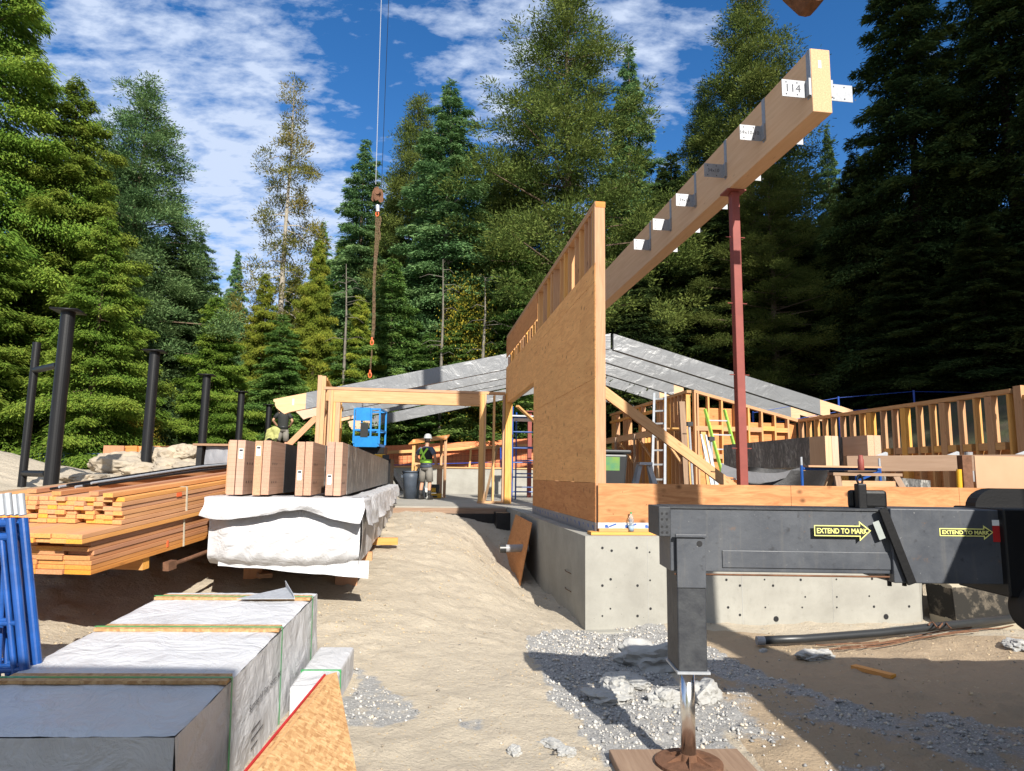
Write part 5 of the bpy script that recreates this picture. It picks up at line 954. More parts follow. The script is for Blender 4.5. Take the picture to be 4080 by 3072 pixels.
for i, (px, py, w_, h_, m_) in enumerate(((1728, 1945, .32, .25, 'black_plastic'), (1733, 1965, .38, .14, 'yellow'), (1700, 1950, .16, .3, 'paper'))):
    c = wp(px, py, 20.4+.05*i); tb = thing('tool_box', ['black tool case stacked under the work table', 'yellow and black tool case on the slab under the work table', 'small white and brown box beside the worker\'s foot'][i], 'tool box', (c.x, 20.4, zf), 0)
    z0 = zf+(.16 if i == 0 else 0); MB().box(c.x-w_/2, c.x+w_/2, 20.4, 20.7, z0, z0+h_).build('body', M[m_], tb, bevel=.02); MB().box(c.x-w_*.2, c.x+w_*.2, 20.38, 20.398, z0+.03, z0+h_*.6).build('latch', M['yellow' if i == 0 else 'black_plastic'], tb)
for i, (px, w_, m_, d) in enumerate(((1637, .235, 'grey_bin', 19.9), (1672, .2, 'light_bin', 20.5))):
    c = wp(px, 1900, d); b = thing('trash_bin', ['dark grey plastic trash bin standing left of the worker', 'light blue plastic trash bin half hidden behind the dark grey one'][i], 'trash bin', (c.x, d, zf), 0)
    MB().loft([((c.x, d, z_), r_*w_, r_*w_) for z_, r_ in ((zf, .82), (zf+.6, .95), (zf+.75, 1.0))], 20).build('body', M[m_], b, True); MB().loft([((c.x, d, z_), r_*w_, r_*w_) for z_, r_ in ((zf+.75, 1.08), (zf+.79, 1.1), (zf+.8, 1.0))], 20).build('rim', M[m_], b, True)
    for s_ in (-1, 1): MB().box(c.x+s_*w_*1.05-.03, c.x+s_*w_*1.05+.03, d-.06, d+.06, zf+.6, zf+.68).build('handle', M[m_], b)
# blue lift basket
lb = thing('lift_basket', 'blue work basket of a boom lift raised behind the door frame', 'lift', at(1475, 1700, 20.5), 0)
def lx(px, y=20.5): return at(px, 1700, y).x
def lz(py, y=20.5): return at(1475, py, y).z
xs_ = [lx(p) for p in (1420, 1450, 1486, 1520, 1532)]; za, zb2, zc2 = lz(1780), lz(1633), lz(1715)
MB().box(xs_[0], xs_[3], 20.2, 21.2, za, za+.08).build('floor', M['blue_lift'], lb); MB().hexa([(xs_[0]+.05, 20.18, za-.02), (xs_[3]-.05, 20.18, za-.02), (xs_[0]+.05, 20.19, za-.02), (xs_[3]-.05, 20.19, za-.02), (xs_[0], 20.15, za+.30), (xs_[3], 20.15, za+.30), (xs_[0], 20.17, za+.30), (xs_[3], 20.17, za+.30)]).build('toe_panel', M['blue_lift'], lb)
for x_ in (xs_[0], xs_[1], xs_[2], xs_[3]):
    for y_ in (20.2, 21.2):
        if x_ in (xs_[1], xs_[2]) and y_ > 21: continue
        MB().box(x_-.025, x_+.025, y_-.025, y_+.025, za+.08, zb2).build('upright', M['blue_lift'], lb)
for z_ in (zb2, zc2):
    MB().box(xs_[0]-.02, xs_[3]+.02, 20.18, 20.22, z_-.03, z_+.02).build('rail', M['blue_lift'], lb); MB().box(xs_[0]-.02, xs_[3]+.02, 21.18, 21.22, z_-.03, z_+.02).build('rail', M['blue_lift'], lb)
    for x_ in (xs_[0], xs_[3]): MB().box(x_-.02, x_+.02, 20.2, 21.2, z_-.03, z_+.02).build('rail', M['blue_lift'], lb)
MB().box(xs_[0]+.06, xs_[2]-.02, 20.12, 20.17, zb2-.36, zb2+.03).build('control_box', M['blue_lift'], lb); MB().box(xs_[1]-.02, xs_[1]+.2, 20.14, 20.19, zc2-.22, zc2+.2).build('gate', M['black_plastic'], lb)
MB().bar((xs_[1], 21.3, za), (xs_[1]+.5, 22.0, 1.2), .2, .26).build('arm', M['steel_black'], lb); MB().bar((xs_[2]+.1, 20.9, za-.03), (xs_[3]+.5, 21.9, 1.3), .14, .16).build('arm', M['leg_steel'], lb); MB().box(xs_[0]+.1, xs_[3]+.1, 20.5, 21.1, za-.2, za-.01).build('mount', M['steel_black'], lb)
c = at(1520, 1818, 19.5); t = thing('yellow_saw', 'yellow and black power tool lying on the slab beyond the glulam beams', 'power tool', (c.x, 19.5, 1.9), 0); MB().box(c.x-.2, c.x+.12, 19.4, 19.6, c.z-.08, c.z+.06).build('body', M['yellow'], t, bevel=.03); MB().box(c.x+.05, c.x+.24, 19.38, 19.42, c.z-.08, c.z+.04).build('guard', M['black_plastic'], t)
MB().box(c.x-.3, c.x+.3, 19.3, 19.9, 1.085, c.z-.082).build('stand', M['steel_black'], t)
# left background: plank wall, fence, boulders, covered crate
pw_ = thing('plank_wall', 'weathered red brown plank retaining wall behind the boulders', 'plank wall', at(600, 1850, 17), 0)
for i in range(3):
    for k in range(3):
        a = at(425+k*125, 1790+i*26, 17+.1*k); b = at(548+k*125, 1788+i*26, 17+.1*k); MB().bar(a, b, .06, .15).build('plank', M['ply_red' if k else 'board'], pw_)
a = at(418, 1775, 16.9); MB().box(a.x, a.x+.5, 16.85, 16.9, 1.2, a.z).build('end_panel', M['board'], pw_)
fn = thing('fence_panel', 'blue wire fence with a bright blue post left of the plank wall', 'fence', at(300, 1850, 18), 0)
for px in (-60, 258, 455): q = at(px, 1800, 18); MB().cyl((q.x, 18, 1.2), (q.x, 18, q.z), .04, n=8).build('post', M['fence_blue'], fn)
for py in (1808, 1850): MB().cyl(at(-60, py, 18), at(455, py, 18), .01, n=5).build('rail', M['fence_blue'], fn)
b = MB()
for k in range(60): q = at(-60+k*8.6, 1808, 18); b.box(q.x, q.x+.004, 18, 18.004, 1.4, q.z)
b.build('mesh', M['fence_blue'], fn)
fr = thing('fence_panel', 'thin blue fence on the grassy bank beyond the right stud wall', 'fence', at(3400, 1600, 24), 0)
for px, py in ((3000, 1640), (3340, 1580), (3640, 1555), (3960, 1560)): q = at(px, py, 24); MB().cyl((q.x, 24, q.z-1.6), (q.x, 24, q.z), .035, n=8).build('post', M['fence_blue'], fr)
for d_ in (5, 60): MB().tube([at(px, py+d_, 24) for px, py in ((3000, 1640), (3340, 1580), (3640, 1555), (3960, 1560))], .010, 5).build('rail', M['fence_blue'], fr)
for i, (px, py, d, sx, sy, sz) in enumerate(((500, 1848, 14.5, .62, .5, .32), (620, 1822, 14.8, .36, .4, .26), (700, 1835, 14.6, .55, .45, .36), (733, 1797, 14.4, .27, .25, .19), (775, 1830, 14.9, .4, .4, .34), (680, 1870, 14.0, .5, .4, .22), (760, 1868, 13.8, .4, .35, .22), (580, 1872, 14.0, .4, .35, .18), (345, 1905, 12.5, .6, .3, .12), (440, 1842, 15.0, .4, .35, .22))):
    q = at(px, py, d); lump('boulder', q.x, q.y, q.z-sz*.2, sx, sy, sz, M['rock'], i+31, ['long pale boulder at the left of the boulder pile', 'boulder in the second layer behind the second black post', 'big flat pale boulder in the middle of the boulder pile', 'round tan boulder sitting on top of the boulder pile', 'boulder at the right end of the pile beside the covered crate', 'low boulder at the front of the pile, centre', 'low boulder at the front of the pile, right', 'low boulder at the front of the pile, left', 'flat pale rock lying alone on the sand left of the pile', 'far boulder at the foot of the plank wall'][i], 'boulder', 'boulders piled at the left', sub=4, rough=.3, rz=i)
cc = thing('covered_crate', 'crate with a wooden lid and a torn white cover left of the glulam beams', 'crate', at(830, 1880, 11.5), 0)
a = at(783, 1776, 11.5); b = at(886, 1776, 11.5); MB().box(a.x-.02, b.x+.25, 11.4, 13, a.z, a.z+.035).build('lid', M['old_wood'], cc); MB().box(a.x+.03, a.x+.12, 11.45, 11.6, 1.25, a.z).build('corner_post', M['membrane'], cc)
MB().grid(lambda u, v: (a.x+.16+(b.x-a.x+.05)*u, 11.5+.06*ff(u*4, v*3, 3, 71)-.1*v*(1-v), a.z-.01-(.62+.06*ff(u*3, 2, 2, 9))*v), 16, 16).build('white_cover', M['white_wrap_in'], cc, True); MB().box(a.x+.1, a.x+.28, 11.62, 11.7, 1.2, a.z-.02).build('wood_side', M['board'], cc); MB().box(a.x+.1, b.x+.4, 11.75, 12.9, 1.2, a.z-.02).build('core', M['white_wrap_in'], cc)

# ------------------------------------------------------------------ people
def skin(name, verts, edges, mat, parent, sub=2):
    me = bpy.data.meshes.new(name); me.from_pydata([v[0] for v in verts], edges, []); o = bpy.data.objects.new('tmp', me); S.collection.objects.link(o)
    md = o.modifiers.new('s', 'SKIN'); md.branch_smoothing = .6; sd = o.modifiers.new('d', 'SUBSURF'); sd.levels = sub; sd.render_levels = sub
    for i, v in enumerate(verts): r = v[1]; me.skin_vertices[0].data[i].radius = r if isinstance(r, tuple) else (r, r); me.skin_vertices[0].data[i].use_root = (i == 0)
    bpy.context.view_layer.update(); dg = bpy.context.evaluated_depsgraph_get(); m2 = bpy.data.meshes.new_from_object(o.evaluated_get(dg)); bpy.data.objects.remove(o)
    m2.materials.clear(); m2.materials.append(mat); m2.polygons.foreach_set('use_smooth', [True]*len(m2.polygons)); q = bpy.data.objects.new(name, m2); S.collection.objects.link(q); q.parent = parent; WM[q.name] = WM[parent.name]; return q
def person(loc, rz, label, hard=True, vest=True, shirt='shirt'):
    p = thing('person', label, 'person', loc, rz); F = Matrix.Translation(loc) @ Matrix.Rotation(rz, 4, 'Z')   # faces +Y locally
    vs = [((0, 0, .95), (.13, .10)), ((0, -.01, 1.12), (.125, .095)), ((0, -.01, 1.32), (.15, .10)), ((0, -.01, 1.44), (.10, .08)), ((0, .01, 1.52), .052), ((0, .03, 1.60), (.065, .075)), ((.01, .035, 1.70), (.075, .09)), ((.01, .03, 1.77), (.05, .06)),
          ((-.17, -.01, 1.42), .058), ((-.33, -.06, 1.20), .045), ((-.22, .12, 1.03), .036), ((-.12, .26, 1.02), .026),
          ((.17, -.01, 1.42), .058), ((.31, -.05, 1.19), .045), ((.22, .14, 1.03), .035), ((.15, .28, 1.02), .026),
          ((-.09, 0, .88), .095), ((-.12, .01, .50), .058), ((-.13, -.03, .30), .055), ((-.14, -.03, .09), .036),
          ((.09, 0, .88), .095), ((.12, .02, .50), .058), ((.13, -.03, .30), .055), ((.14, -.02, .09), .036), ((-.14, .12, .04), .035), ((.15, .13, .04), .035)]
    es = [(0, 1), (1, 2), (2, 3), (3, 4), (4, 5), (5, 6), (6, 7), (3, 8), (8, 9), (9, 10), (10, 11), (3, 12), (12, 13), (13, 14), (14, 15), (0, 16), (16, 17), (17, 18), (18, 19), (0, 20), (20, 21), (21, 22), (22, 23), (19, 24), (23, 25)]
    for s_, hx in ((-1, 11), (1, 15)):
        h = Vector(vs[hx][0]); inn = -s_
        pa = len(vs); vs.append((tuple(h+Vector((inn*.01, .05, -.005))), (.036, .018))); es.append((hx, pa))
        for k, (off, ln) in enumerate(((-.03, .065), (-.011, .075), (.009, .07), (.028, .055))):
            a = h+Vector((off*s_*-1, .085, -.012)); b = a+Vector((0, ln*.5, -.012)); c = b+Vector((0, ln*.25, -.03)); n_ = len(vs); vs += [(tuple(a), .010), (tuple(b), .009), (tuple(c), .008)]; es += [(pa, n_), (n_, n_+1), (n_+1, n_+2)]
        n_ = len(vs); vs += [(tuple(h+Vector((inn*.045, .035, .0))), .011), (tuple(h+Vector((inn*.06, .07, -.02))), .009)]; es += [(pa, n_), (n_, n_+1)]
    bd = skin('body', vs, es, M['skin'], p)
    B_ = MB(F)
    B_.loft([((0, -.01, z_), rx, ry) for z_, rx, ry in ((.90, .185, .135), (1.0, .175, .13), (1.12, .17, .128), (1.28, .19, .135), (1.40, .19, .13), (1.47, .13, .10), (1.50, .07, .07))], 20).build('shirt', M[shirt], p, True)
    for s_ in (-1, 1): MB(F).tube([(s_*.14, -.01, 1.43), (s_*.21, -.03, 1.37), (s_*.28, -.05, 1.27)], [.075, .072, .068], 12).build('sleeve', M[shirt], p, True)
    if vest:
        MB(F).loft([((0, -.012, z_), rx, ry) for z_, rx, ry in ((1.02, .183, .142), (1.12, .178, .14), (1.28, .197, .146), (1.39, .18, .138), (1.455, .13, .108))], 20).build('vest', M['vest_dark'], p, True)
        MB(F).loft([((0, -.012, z_), rx, ry) for z_, rx, ry in ((1.03, .188, .147), (1.12, .184, .146))], 20).build('vest_band', M['hivis'], p, True)
        for a, b in (((-.11, 1.43), (.05, 1.12)), ((.11, 1.44), (-.10, 1.14)), ((-.10, 1.42), (-.13, 1.28))):
            L = []
            for k in range(9): f = k/8; x = a[0]+(b[0]-a[0])*f; z = a[1]+(b[1]-a[1])*f; ry = .15*math.sqrt(max(.05, 1-(x/.2)**2)); L.append((x, -.012-ry-.004, z))
            q = MB(F)
            for k in range(8): q.bar(L[k], L[k+1], .055, .008, up=(0, 1, 0))
            q.build('vest_stripe', M['hivis'], p)
    MB(F).loft([((0, 0, z_), rx, ry) for z_, rx, ry in ((.82, .18, .125), (.92, .172, .13), (.985, .165, .125))], 20).build('shorts', M['shorts'], p, True)
    for s_ in (-1, 1): MB(F).tube([(s_*.085, 0, .90), (s_*.105, .005, .70), (s_*.125, .0, .50)], [.10, .108, .098], 16).build('shorts_leg', M['shorts'], p, True)
    MB(F).loft([((0, -.005, z_), rx, ry) for z_, rx, ry in ((.96, .178, .138), (.995, .178, .138))], 20).build('belt', M['black_plastic'], p, True)
    for s_ in (-1, 1):
        MB(F).tube([(s_*.14, -.03, .26), (s_*.14, -.03, .10)], [.058, .055], 12).build('sock', M['boots'], p, True); MB(F).loft([((s_*.145, .03+k_, z_), rx, ry) for k_, z_, rx, ry in ((0, .0, .052, .14), (0, .04, .056, .145), (-.01, .08, .05, .12), (-.05, .13, .05, .075))], 14).build('boot', M['boots'], p, True)
    MB(F).loft([((.01, .03, z_), rx, ry) for z_, rx, ry in ((1.62, .082, .092), (1.68, .09, .10), (1.74, .092, .104))], 16).build('hair', M['hair'], p, True)
    MB(F).tube([(.01, .118, 1.68), (.012, .142, 1.665)], [.012, .018], 8).build('nose', M['skin'], p, True)
    for s_ in (-1, 1): MB(F).tube([(.01+s_*.078, .03, 1.70), (.01+s_*.092, .03, 1.66)], [.014, .010], 8).build('ear', M['skin'], p, True); MB(F).cyl((.01+s_*.03, .115, 1.70), (.01+s_*.03, .122, 1.70), .009, n=8).build('eye', M['ink'], p)
    MB(F).cyl((-.01, .112, 1.63), (.03, .112, 1.63), .006, n=6).build('mouth', M['red_primer'], p)
    if hard:
        MB(F).loft([((.01, .03, z_), rx, ry) for z_, rx, ry in ((1.725, .118, .138), (1.735, .12, .14), (1.74, .108, .125), (1.79, .104, .12), (1.835, .085, .10), (1.862, .05, .06), (1.87, .01, .012))], 20).build('hard_hat', M['helmet'], p, True)
        MB(F).prism([(.01-.08, .14, 1.73), (.01, .205, 1.715), (.01+.08, .14, 1.73)], (0, 0, .012)).build('hat_brim', M['helmet'], p)
    return p
w1 = at(1697, 1900, 19.5)
person((w1.x, 19.5, 1.085), R(-22), 'worker in a grey hard hat, green striped vest and shorts, back to the camera')
w2 = at(1130, 1650, 23.0)
person((w2.x, 23.0, w2.z-1.42), R(10), 'worker in a dark shirt half hidden behind the black posts and the rafter tails', False, False, 'vest_dark')
tag(MB(rotf((w2.x, 23, 0), 0)).box(-1.2, 1.2, -.4, .6, hz(w2.x, 23)-.1, w2.z-1.425).build('work_platform', M['steel_black']), 'dark low platform under the worker behind the black posts', 'platform')
c = at(1115, 1725, 22.3); tag(MB().grid(lambda u, v: (c.x-.42+.42*u-.1*v, 22.3+.15*ff(u*4, v*4, 3, 5), c.z+.1+.12*math.sin(u*3)-(.42+.1*ff(u*5, 1, 2, 3))*v), 14, 14).build('yellow_jacket', M['jacket'], None, True), 'pale yellow jacket or cloth hanging beside the dark shirted worker', 'jacket')

# ------------------------------------------------------------------ trees
def quads(name, P, rn, mat):
    n = len(P); me = bpy.data.meshes.new(name); me.vertices.add(n*4); me.vertices.foreach_set('co', P.reshape(-1).astype(np.float32)); me.loops.add(n*4); me.loops.foreach_set('vertex_index', np.arange(n*4)); me.polygons.add(n); me.polygons.foreach_set('loop_start', np.arange(n)*4); me.update(calc_edges=True)
    a = me.attributes.new('rn', 'FLOAT', 'FACE'); a.data.foreach_set('value', rn.astype(np.float32)); me.materials.append(mat); return me
def norm(a): return a/np.maximum(np.linalg.norm(a, axis=-1, keepdims=True), 1e-6)
def tree_mesh(kind, H, Rd, n, seed):
    r = np.random.default_rng(seed); K = dict(
        fir=dict(nb=int(H*13), base=.04, p=.68, up=.25, droop=.24, fan=.24, ll=.155, lw=.052, hang=.35, clump=0, tw=.05),
        cedar=dict(nb=int(H*7.5), base=.02, p=.66, up=.15, droop=.35, fan=.24, ll=.125, lw=.045, hang=.75, clump=0, tw=.09),
        pine=dict(nb=int(H*9), base=.12, p=.55, up=.3, droop=.0, fan=.24, ll=.10, lw=.042, hang=.0, clump=1, tw=.18),
        scrag=dict(nb=int(H*4.2), base=.22, p=.35, up=.3, droop=.5, fan=.22, ll=.12, lw=.05, hang=.1, clump=1, tw=.15),
        shrub=dict(nb=60, base=.05, p=.4, up=.9, droop=.2, fan=.4, ll=.04, lw=.035, hang=.2, clump=0, tw=.3))[kind]
    nb = K['nb']; f = (np.arange(nb)+r.random(nb))/nb; hb = H*(K['base']+(1-K['base'])*f**.92); rel = (hb-H*K['base'])/(H*(1-K['base']))
    L = Rd*((1-rel)**K['p'])*(.62+.5*r.random(nb)); 
    if kind == 'fir': L *= .9+.16*np.sin(f*nb*.35)
    if kind == 'pine': L = Rd*np.minimum(1, (1-rel)*1.35+.06)**.75*(.32+.75*r.random(nb))
    if kind == 'scrag': L = Rd*np.minimum(1, (1-rel)*1.6+.12)**.8*(.25+.85*r.random(nb)); L *= np.where(rel < .15, .6, 1)
    if kind == 'cedar': L = np.maximum(L, .25)
    L = L*(np.minimum(1, .55+rel*4) if kind != 'shrub' else 1); L = np.maximum(L, .22)
    az = np.arange(nb)*2.39996+r.normal(0, .35, nb); L = L*(.72+.62*np.clip(vn(hb*.55+seed, (az % 6.283)*1.1, seed), 0, 1)); up = K['up']*(rel-.35)*1.6+r.normal(0, .09, nb)
    w = L**1.25; bi = r.choice(nb, n, p=w/w.sum()); t = r.random(n)**.62
    if kind in ('pine', 'scrag'): t = .35+.65*t
    if K['clump']:
        m = 9 if kind == 'pine' else 5; ci = r.integers(0, m, n); ct = r.random((nb, m))**.6*.8+.2; cl = r.normal(0, 1, (nb, m)); cv = r.normal(0, 1, (nb, m)); t = ct[bi, ci]; lat = cl[bi, ci]*K['fan']*L[bi]*.75; vert = cv[bi, ci]*.07*L[bi]; sp = .17+.02*L[bi] if kind == 'pine' else .15+.03*L[bi]
        g3 = r.normal(0, 1, (n, 3))*sp[:, None]*np.array([1, 1, .55])
    else:
        lat = r.normal(0, 1, n)*K['fan']*L[bi]*(1.15-t)*1.2; vert = r.normal(0, .03, n)*L[bi]; g3 = r.normal(0, K['tw'], (n, 3))
    al = t*L[bi]; ca, sa = np.cos(az[bi]), np.sin(az[bi])
    z = hb[bi]+al*np.tan(np.clip(up[bi], -1.2, 1.2))-K['droop']*al*al/np.maximum(L[bi], .3)+vert-np.abs(lat)*.25*(K['hang'])
    if kind == 'cedar': z += .16*L[bi]*np.maximum(0, t-.7)*3
    x = ca*al-sa*lat; y = sa*al+ca*lat; P0 = np.stack([x, y, z], 1)+g3
    rad = np.stack([ca, sa, np.zeros(n)], 1); lt = np.stack([-sa, ca, np.zeros(n)], 1)*np.sign(lat+1e-9)[:, None]
    if K['clump']: d = norm(g3)+np.array([0, 0, .35])+rad*.3+r.normal(0, .3, (n, 3))
    else: d = rad*(.7)+lt*.8+np.array([0, 0, -K['hang']])+r.normal(0, .28, (n, 3))
    d = norm(d); wv = norm(np.cross(d, r.normal(0, 1, (n, 3))+np.array([0, 0, 1.6]))); ll = K['ll']*(.6+.8*r.random(n)); lw = K['lw']*(.6+.8*r.random(n))
    a = P0-wv*lw[:, None]*.5; b = P0+wv*lw[:, None]*.5; c = P0+d*ll[:, None]+wv*lw[:, None]*.25; e = P0+d*ll[:, None]-wv*lw[:, None]*.25
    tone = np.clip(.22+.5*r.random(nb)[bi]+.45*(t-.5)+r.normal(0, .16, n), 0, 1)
    P = np.stack([a, b, c, e], 1)
    tb = MB(); tb.tube([(r.normal(0, .0)+.02*H*.1*math.sin(k), .01*H*math.sin(k*1.7)*.3, H*k/10) for k in range(11)], [max(.012, H*.0135*(1-k/10)**.9) for k in range(11)], 8)
    st = 1 if kind in ('pine', 'scrag') else 3
    for i in range(0, nb, st):
        l_ = L[i]*.92; pr = (0, 0, hb[i]); pts = [(.05*math.cos(az[i]), .05*math.sin(az[i]), hb[i])]
        for q in (.35, .7, 1.0): aa = q*l_; pts.append((math.cos(az[i])*aa, math.sin(az[i])*aa, hb[i]+aa*math.tan(max(-1.2, min(1.2, up[i])))-K['droop']*aa*aa/max(L[i], .3)))
        tb.tube(pts, [.012+.012*l_, .008+.008*l_, .006+.004*l_, .004], 4, False)
    return P, tone, tb
TP = {}
def proto(key, kind, H, Rd, n, seed): TP[key] = (kind, H, Rd, n, seed)
proto('fir1', 'fir', 20, 4.6, 150000, 1); proto('fir2', 'fir', 20, 3.8, 115000, 2); proto('fir3', 'fir', 15, 3.9, 100000, 3); proto('cedar1', 'cedar', 20, 5.0, 270000, 4); proto('cedar2', 'cedar', 15, 3.8, 160000, 5)
proto('pine1', 'pine', 22, 5.0, 240000, 6); proto('pine2', 'pine', 20, 4.2, 190000, 7); proto('scrag', 'scrag', 20, 3.0, 26000, 8); proto('shrub', 'shrub', 3, 1.5, 26000, 9)
CACHE = {}
def tree(key, fm, bmk, px, py, D, wpx, label, name, group=None, rz=None, bury=.3):
    """tip of the tree seen at photo pixel (px, py), standing D metres away, crown about wpx pixels wide"""
    kind, H0, R0, n, seed = TP[key]; tip = at(px, py, D); gzv = hz(tip.x, tip.y); H = tip.z-gzv+bury; W_ = wpx/2700*D/2*(1.28 if key[:3] in ('fir', 'pin') else 1.12)
    if (key) not in CACHE:
        P, tone, tb = tree_mesh(kind, H0, R0, n, seed); CACHE[key] = (P, tone, tb, {})
    P, tone, tb, ms = CACHE[key]
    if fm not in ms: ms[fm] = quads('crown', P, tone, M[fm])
    if ('t', bmk) not in ms:
        tmp = tb.build('trunk', M[bmk], None); v = tmp.location.copy(); tmp.data.transform(Matrix.Translation(v)); ms[('t', bmk)] = tmp.data; bpy.data.objects.remove(tmp)
    t = bpy.data.objects.new(name, None); S.collection.objects.link(t); t.location = (tip.x, tip.y, gzv-bury); t.rotation_euler = (0, 0, random.random()*6.28 if rz is None else rz); t.scale = (W_/R0, W_/R0, H/H0)
    tag(t, label, 'tree' if key != 'shrub' else 'shrub', group)
    for nm, me in (('crown', ms[fm]), ('trunk', ms[('t', bmk)])): o = bpy.data.objects.new(nm, me); S.collection.objects.link(o); o.parent = t
    return t
T = lambda v: v/.5422
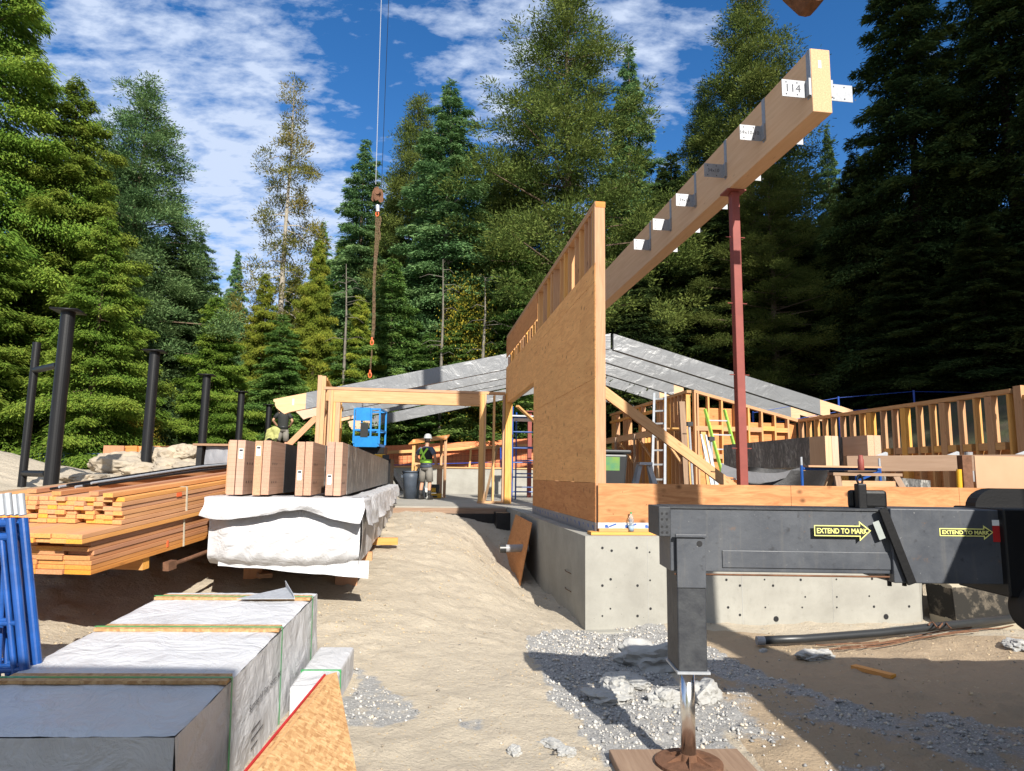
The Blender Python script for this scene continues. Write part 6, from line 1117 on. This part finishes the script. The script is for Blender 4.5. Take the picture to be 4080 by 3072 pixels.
# (key, foliage, bark, tip x, tip y [2212-px view], distance, crown width [same px], label, name)
LT = [
 ('cedar1', 'f_cedar', 'bark', 20, -190, 21, 620, 'huge yellow green cedar at the left edge whose tip is above the frame', 'cedar_tree'),
 ('cedar1', 'f_cedar', 'bark', 172, 170, 22, 430, 'tall yellow green cedar just right of the huge one at the left edge', 'cedar_tree'),
 ('cedar2', 'f_cedar', 'bark', 235, 470, 19, 330, 'broad yellow green cedar in front, behind the second black post', 'cedar_tree'),
 ('cedar2', 'f_cedar', 'bark', -60, 420, 18, 420, 'yellow green cedar with low boughs behind the nearest black post', 'cedar_tree'),
 ('pine2', 'f_blue', 'bark', 322, 178, 27, 340, 'dense dull green pine with a blunt top right of the cedars', 'pine_tree'),
 ('fir1', 'f_blue', 'bark', 385, 480, 28, 260, 'dull green fir below the blunt topped pine', 'fir_tree'),
 ('fir3', 'f_blue', 'bark', 514, 542, 42, 100, 'small pointed fir between the blunt pine and the thin pine', 'fir_tree'),
 ('cedar2', 'f_cedar', 'bark', 470, 640, 27, 230, 'green cedar with low foliage behind the third black post', 'cedar_tree'),
 ('scrag', 'f_scrag', 'bark_pale', 637, 168, 33, 190, 'thin half bare pine standing alone against the sky', 'pine_tree'),
 ('cedar2', 'f_cedar2', 'bark', 690, 520, 31, 170, 'yellow tinged cedar below the thin bare pine', 'cedar_tree'),
 ('cedar2', 'f_cedar2', 'bark', 575, 590, 31, 180, 'yellow green cedar left of the thin pine\'s foot', 'cedar_tree'),
 ('fir3', 'f_fir', 'bark', 612, 680, 29, 200, 'dark fir below the thin pine, behind the wrapped rafters', 'fir_tree'),
 ('fir2', 'f_blue', 'bark', 790, 303, 40, 225, 'slender blue green fir right behind the crane hook', 'fir_tree'),
 ('fir2', 'f_fir', 'bark', 700, 480, 44, 120, 'fir peeping out left of the slender blue green fir', 'fir_tree'),
 ('pine2', 'f_pine', 'bark', 905, 212, 40, 240, 'brownish pine half hidden left of the big pointed fir', 'pine_tree'),
 ('fir1', 'f_blue', 'bark_pale', 975, 183, 34, 370, 'big pointed fir in the middle of the photo', 'fir_tree'),
 ('fir3', 'f_fir', 'bark', 850, 560, 31, 230, 'mid green fir behind the lift basket', 'fir_tree'),
 ('fir3', 'f_fir', 'bark_pale', 1110, 480, 32, 260, 'pale trunked fir just left of the tall plywood wall', 'fir_tree'),
 ('fir3', 'f_fir', 'bark', 1010, 640, 31, 240, 'young fir under the big pointed fir', 'fir_tree'),
 ('pine1', 'f_pine', 'bark', 1228, -40, 34, 440, 'tallest olive green pine whose tip touches the top of the frame', 'pine_tree'),
 ('pine2', 'f_pine', 'bark', 1120, 330, 36, 290, 'olive green pine between the big fir and the tallest pine', 'pine_tree'),
 ('fir2', 'f_blue', 'bark', 1358, 98, 40, 210, 'dark pointed fir right of the tallest pine', 'fir_tree'),
 ('pine2', 'f_pine', 'bark', 1610, -30, 38, 330, 'olive pine behind the ridge beam', 'pine_tree'),
 ('pine2', 'f_pine', 'bark', 1520, 190, 42, 200, 'brownish pine left of the olive pine behind the ridge beam', 'pine_tree'),
 ('pine1', 'f_pine', 'bark', 1660, 360, 32, 270, 'olive pine with its crown just under the ridge beam end', 'pine_tree'),
 ('fir2', 'f_blue', 'bark', 1785, 270, 46, 110, 'distant pointed fir in the gap left of the dark firs', 'fir_tree'),
 ('fir1', 'f_shaded', 'bark_shaded', 1940, -160, 29, 400, 'huge dark fir left in the shaded group at the right', 'fir_tree'),
 ('fir1', 'f_shaded', 'bark_shaded', 2130, -260, 27, 460, 'huge shaded fir at the right edge', 'fir_tree'),
 ('fir1', 'f_shaded', 'bark_shaded', 2290, -200, 24, 400, 'shaded fir partly cut off by the right edge', 'fir_tree'),
 ('fir3', 'f_shaded', 'bark_shaded', 1840, 330, 30, 230, 'dark fir low at the left side of the shaded group', 'fir_tree'),
 ('fir2', 'f_shaded', 'bark_shaded', 1450, 330, 36, 260, 'shaded fir behind the far part of the ridge beam', 'fir_tree'),
 ('fir2', 'f_shaded', 'bark_shaded', 1560, 420, 34, 270, 'shaded fir just left of the red column', 'fir_tree'),
 ('fir1', 'f_shaded', 'bark_shaded', 1720, 480, 33, 260, 'shaded fir just right of the red column', 'fir_tree'),
 ('fir3', 'f_shaded', 'bark_shaded', 1380, 560, 31, 230, 'low shaded fir right behind the tall wall post', 'fir_tree'),
 ('fir3', 'f_shaded', 'bark_shaded', 1950, 520, 27, 260, 'low shaded fir above the right stud wall', 'fir_tree'),
 ('fir3', 'f_shaded', 'bark_shaded', 2110, 470, 25, 300, 'low shaded fir above the end of the right stud wall', 'fir_tree'),
 ('fir3', 'f_fir', 'bark', 760, 700, 30, 210, 'bushy green fir behind the tall post of the door frame', 'fir_tree'),
 ('fir3', 'f_fir', 'bark', 930, 720, 31, 240, 'bushy green fir behind the header beam', 'fir_tree'),
 ('fir1', 'f_fir', 'bark', 1060, 360, 42, 300, 'broad fir filling the gap left of the tallest pine', 'fir_tree'),
 ('cedar2', 'f_cedar', 'bark', 640, 600, 36, 260, 'green cedar between the two yellow tinged cedars', 'cedar_tree'),
 ('fir1', 'f_fir', 'bark', 850, 420, 44, 280, 'green fir between the slender fir and the big pointed fir', 'fir_tree'),
 ('fir1', 'f_blue', 'bark', 430, 500, 38, 230, 'fir filling the gap right of the blunt topped pine', 'fir_tree'),
 ('pine2', 'f_blue', 'bark', 250, 330, 33, 300, 'dull green pine between the cedars and the blunt topped pine', 'pine_tree'),
 ('cedar2', 'f_cedar2', 'bark', 780, 640, 30, 190, 'yellow green cedar behind the crane chains', 'cedar_tree'),
 ('shrub', 'f_shrub', 'bark', 1015, 685, 31, 150, 'yellow leaved shrub above the left rafter slope', 'shrub'),
 ('shrub', 'f_shrub', 'bark', 1060, 880, 31, 120, 'yellow leaved shrub behind the small door frame posts', 'shrub'),
 ('shrub', 'f_shrub', 'bark', 960, 900, 31, 110, 'sparse yellow shrub behind the worker', 'shrub'),
 ('shrub', 'f_shrub', 'bark', 290, 905, 20, 110, 'yellow green shrub behind the blue fence post', 'shrub'),
]
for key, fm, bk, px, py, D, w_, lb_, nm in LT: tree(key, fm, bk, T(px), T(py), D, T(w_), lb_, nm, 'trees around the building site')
# thin bare trunks
for i, (px, y0, y1, D) in enumerate(((748, 570, 790, 29), (957, 560, 800, 30), (1048, 600, 760, 29.5)  )):
    a = at(T(px), T(y0), D); b = at(T(px)-8, T(y1), D); t = thing('bare_trunk', ['thin dead grey trunk behind the crane chains', 'pale bare trunk rising in front of the big fir', 'thin pale trunk left of the tall plywood wall', 'grey trunk in the dark wood right of the tall wall', 'pale thin trunk in the dark wood behind the silver rafters'][i], 'tree trunk', (b.x, b.y, hz(b.x, b.y)-.2))
    MB().tube([(b.x, b.y, hz(b.x, b.y)-.2), b, b.lerp(a, .5)+Vector((.05, 0, 0)), a], [.08, .065, .04, .012], 7).build('trunk', M['bark_grey'], t); rr = random.Random(i)
    for k in range(16): f = rr.random(); c = b.lerp(a, f); an = rr.random()*6.28; l_ = .5+rr.random()*.9; MB().tube([c, c+Vector((math.cos(an)*l_*.6, math.sin(an)*l_*.6, .05)), c+Vector((math.cos(an)*l_, math.sin(an)*l_, -.15))], [.015, .01, .004], 4, False).build('branch', M['bark_grey'], t)
# denser wood further back, and tall trees beside the viewer's right that keep the right hand wood in shade
rr = random.Random(5)
back = [(x, 560+rr.uniform(-50, 60)+(90 if 370 < x < 720 else 0)-(150 if x > 1300 else 0)-(60 if 800 < x <= 1300 else 0), 48+rr.uniform(-4, 6)) for x in range(-60, 2330, 62)]
sides = ['left edge', 'left', 'left centre', 'centre', 'right centre', 'right', 'right edge']
for i, (x, y, D) in enumerate(back):
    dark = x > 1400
    tree(['fir1', 'fir2', 'fir3'][i % 3], 'f_shaded' if dark else ['f_fir', 'f_cedar', 'f_blue'][i % 3], 'bark_shaded' if dark else 'bark', T(x), T(y), D, T(215), 'conifer of the farthest row, number %d from the left, mostly behind nearer trees' % (i+1), 'fir_tree', 'trees in the farthest row')
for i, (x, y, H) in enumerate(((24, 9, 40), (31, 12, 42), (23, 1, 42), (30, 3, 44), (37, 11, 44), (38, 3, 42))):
    t = tree('fir1', 'f_shaded', 'bark_shaded', 2040, 1500, 30, 1200, 'tall dark fir beside the site, outside the right edge of the photo, number %d' % (i+1), 'fir_tree', 'tall trees beside the site')
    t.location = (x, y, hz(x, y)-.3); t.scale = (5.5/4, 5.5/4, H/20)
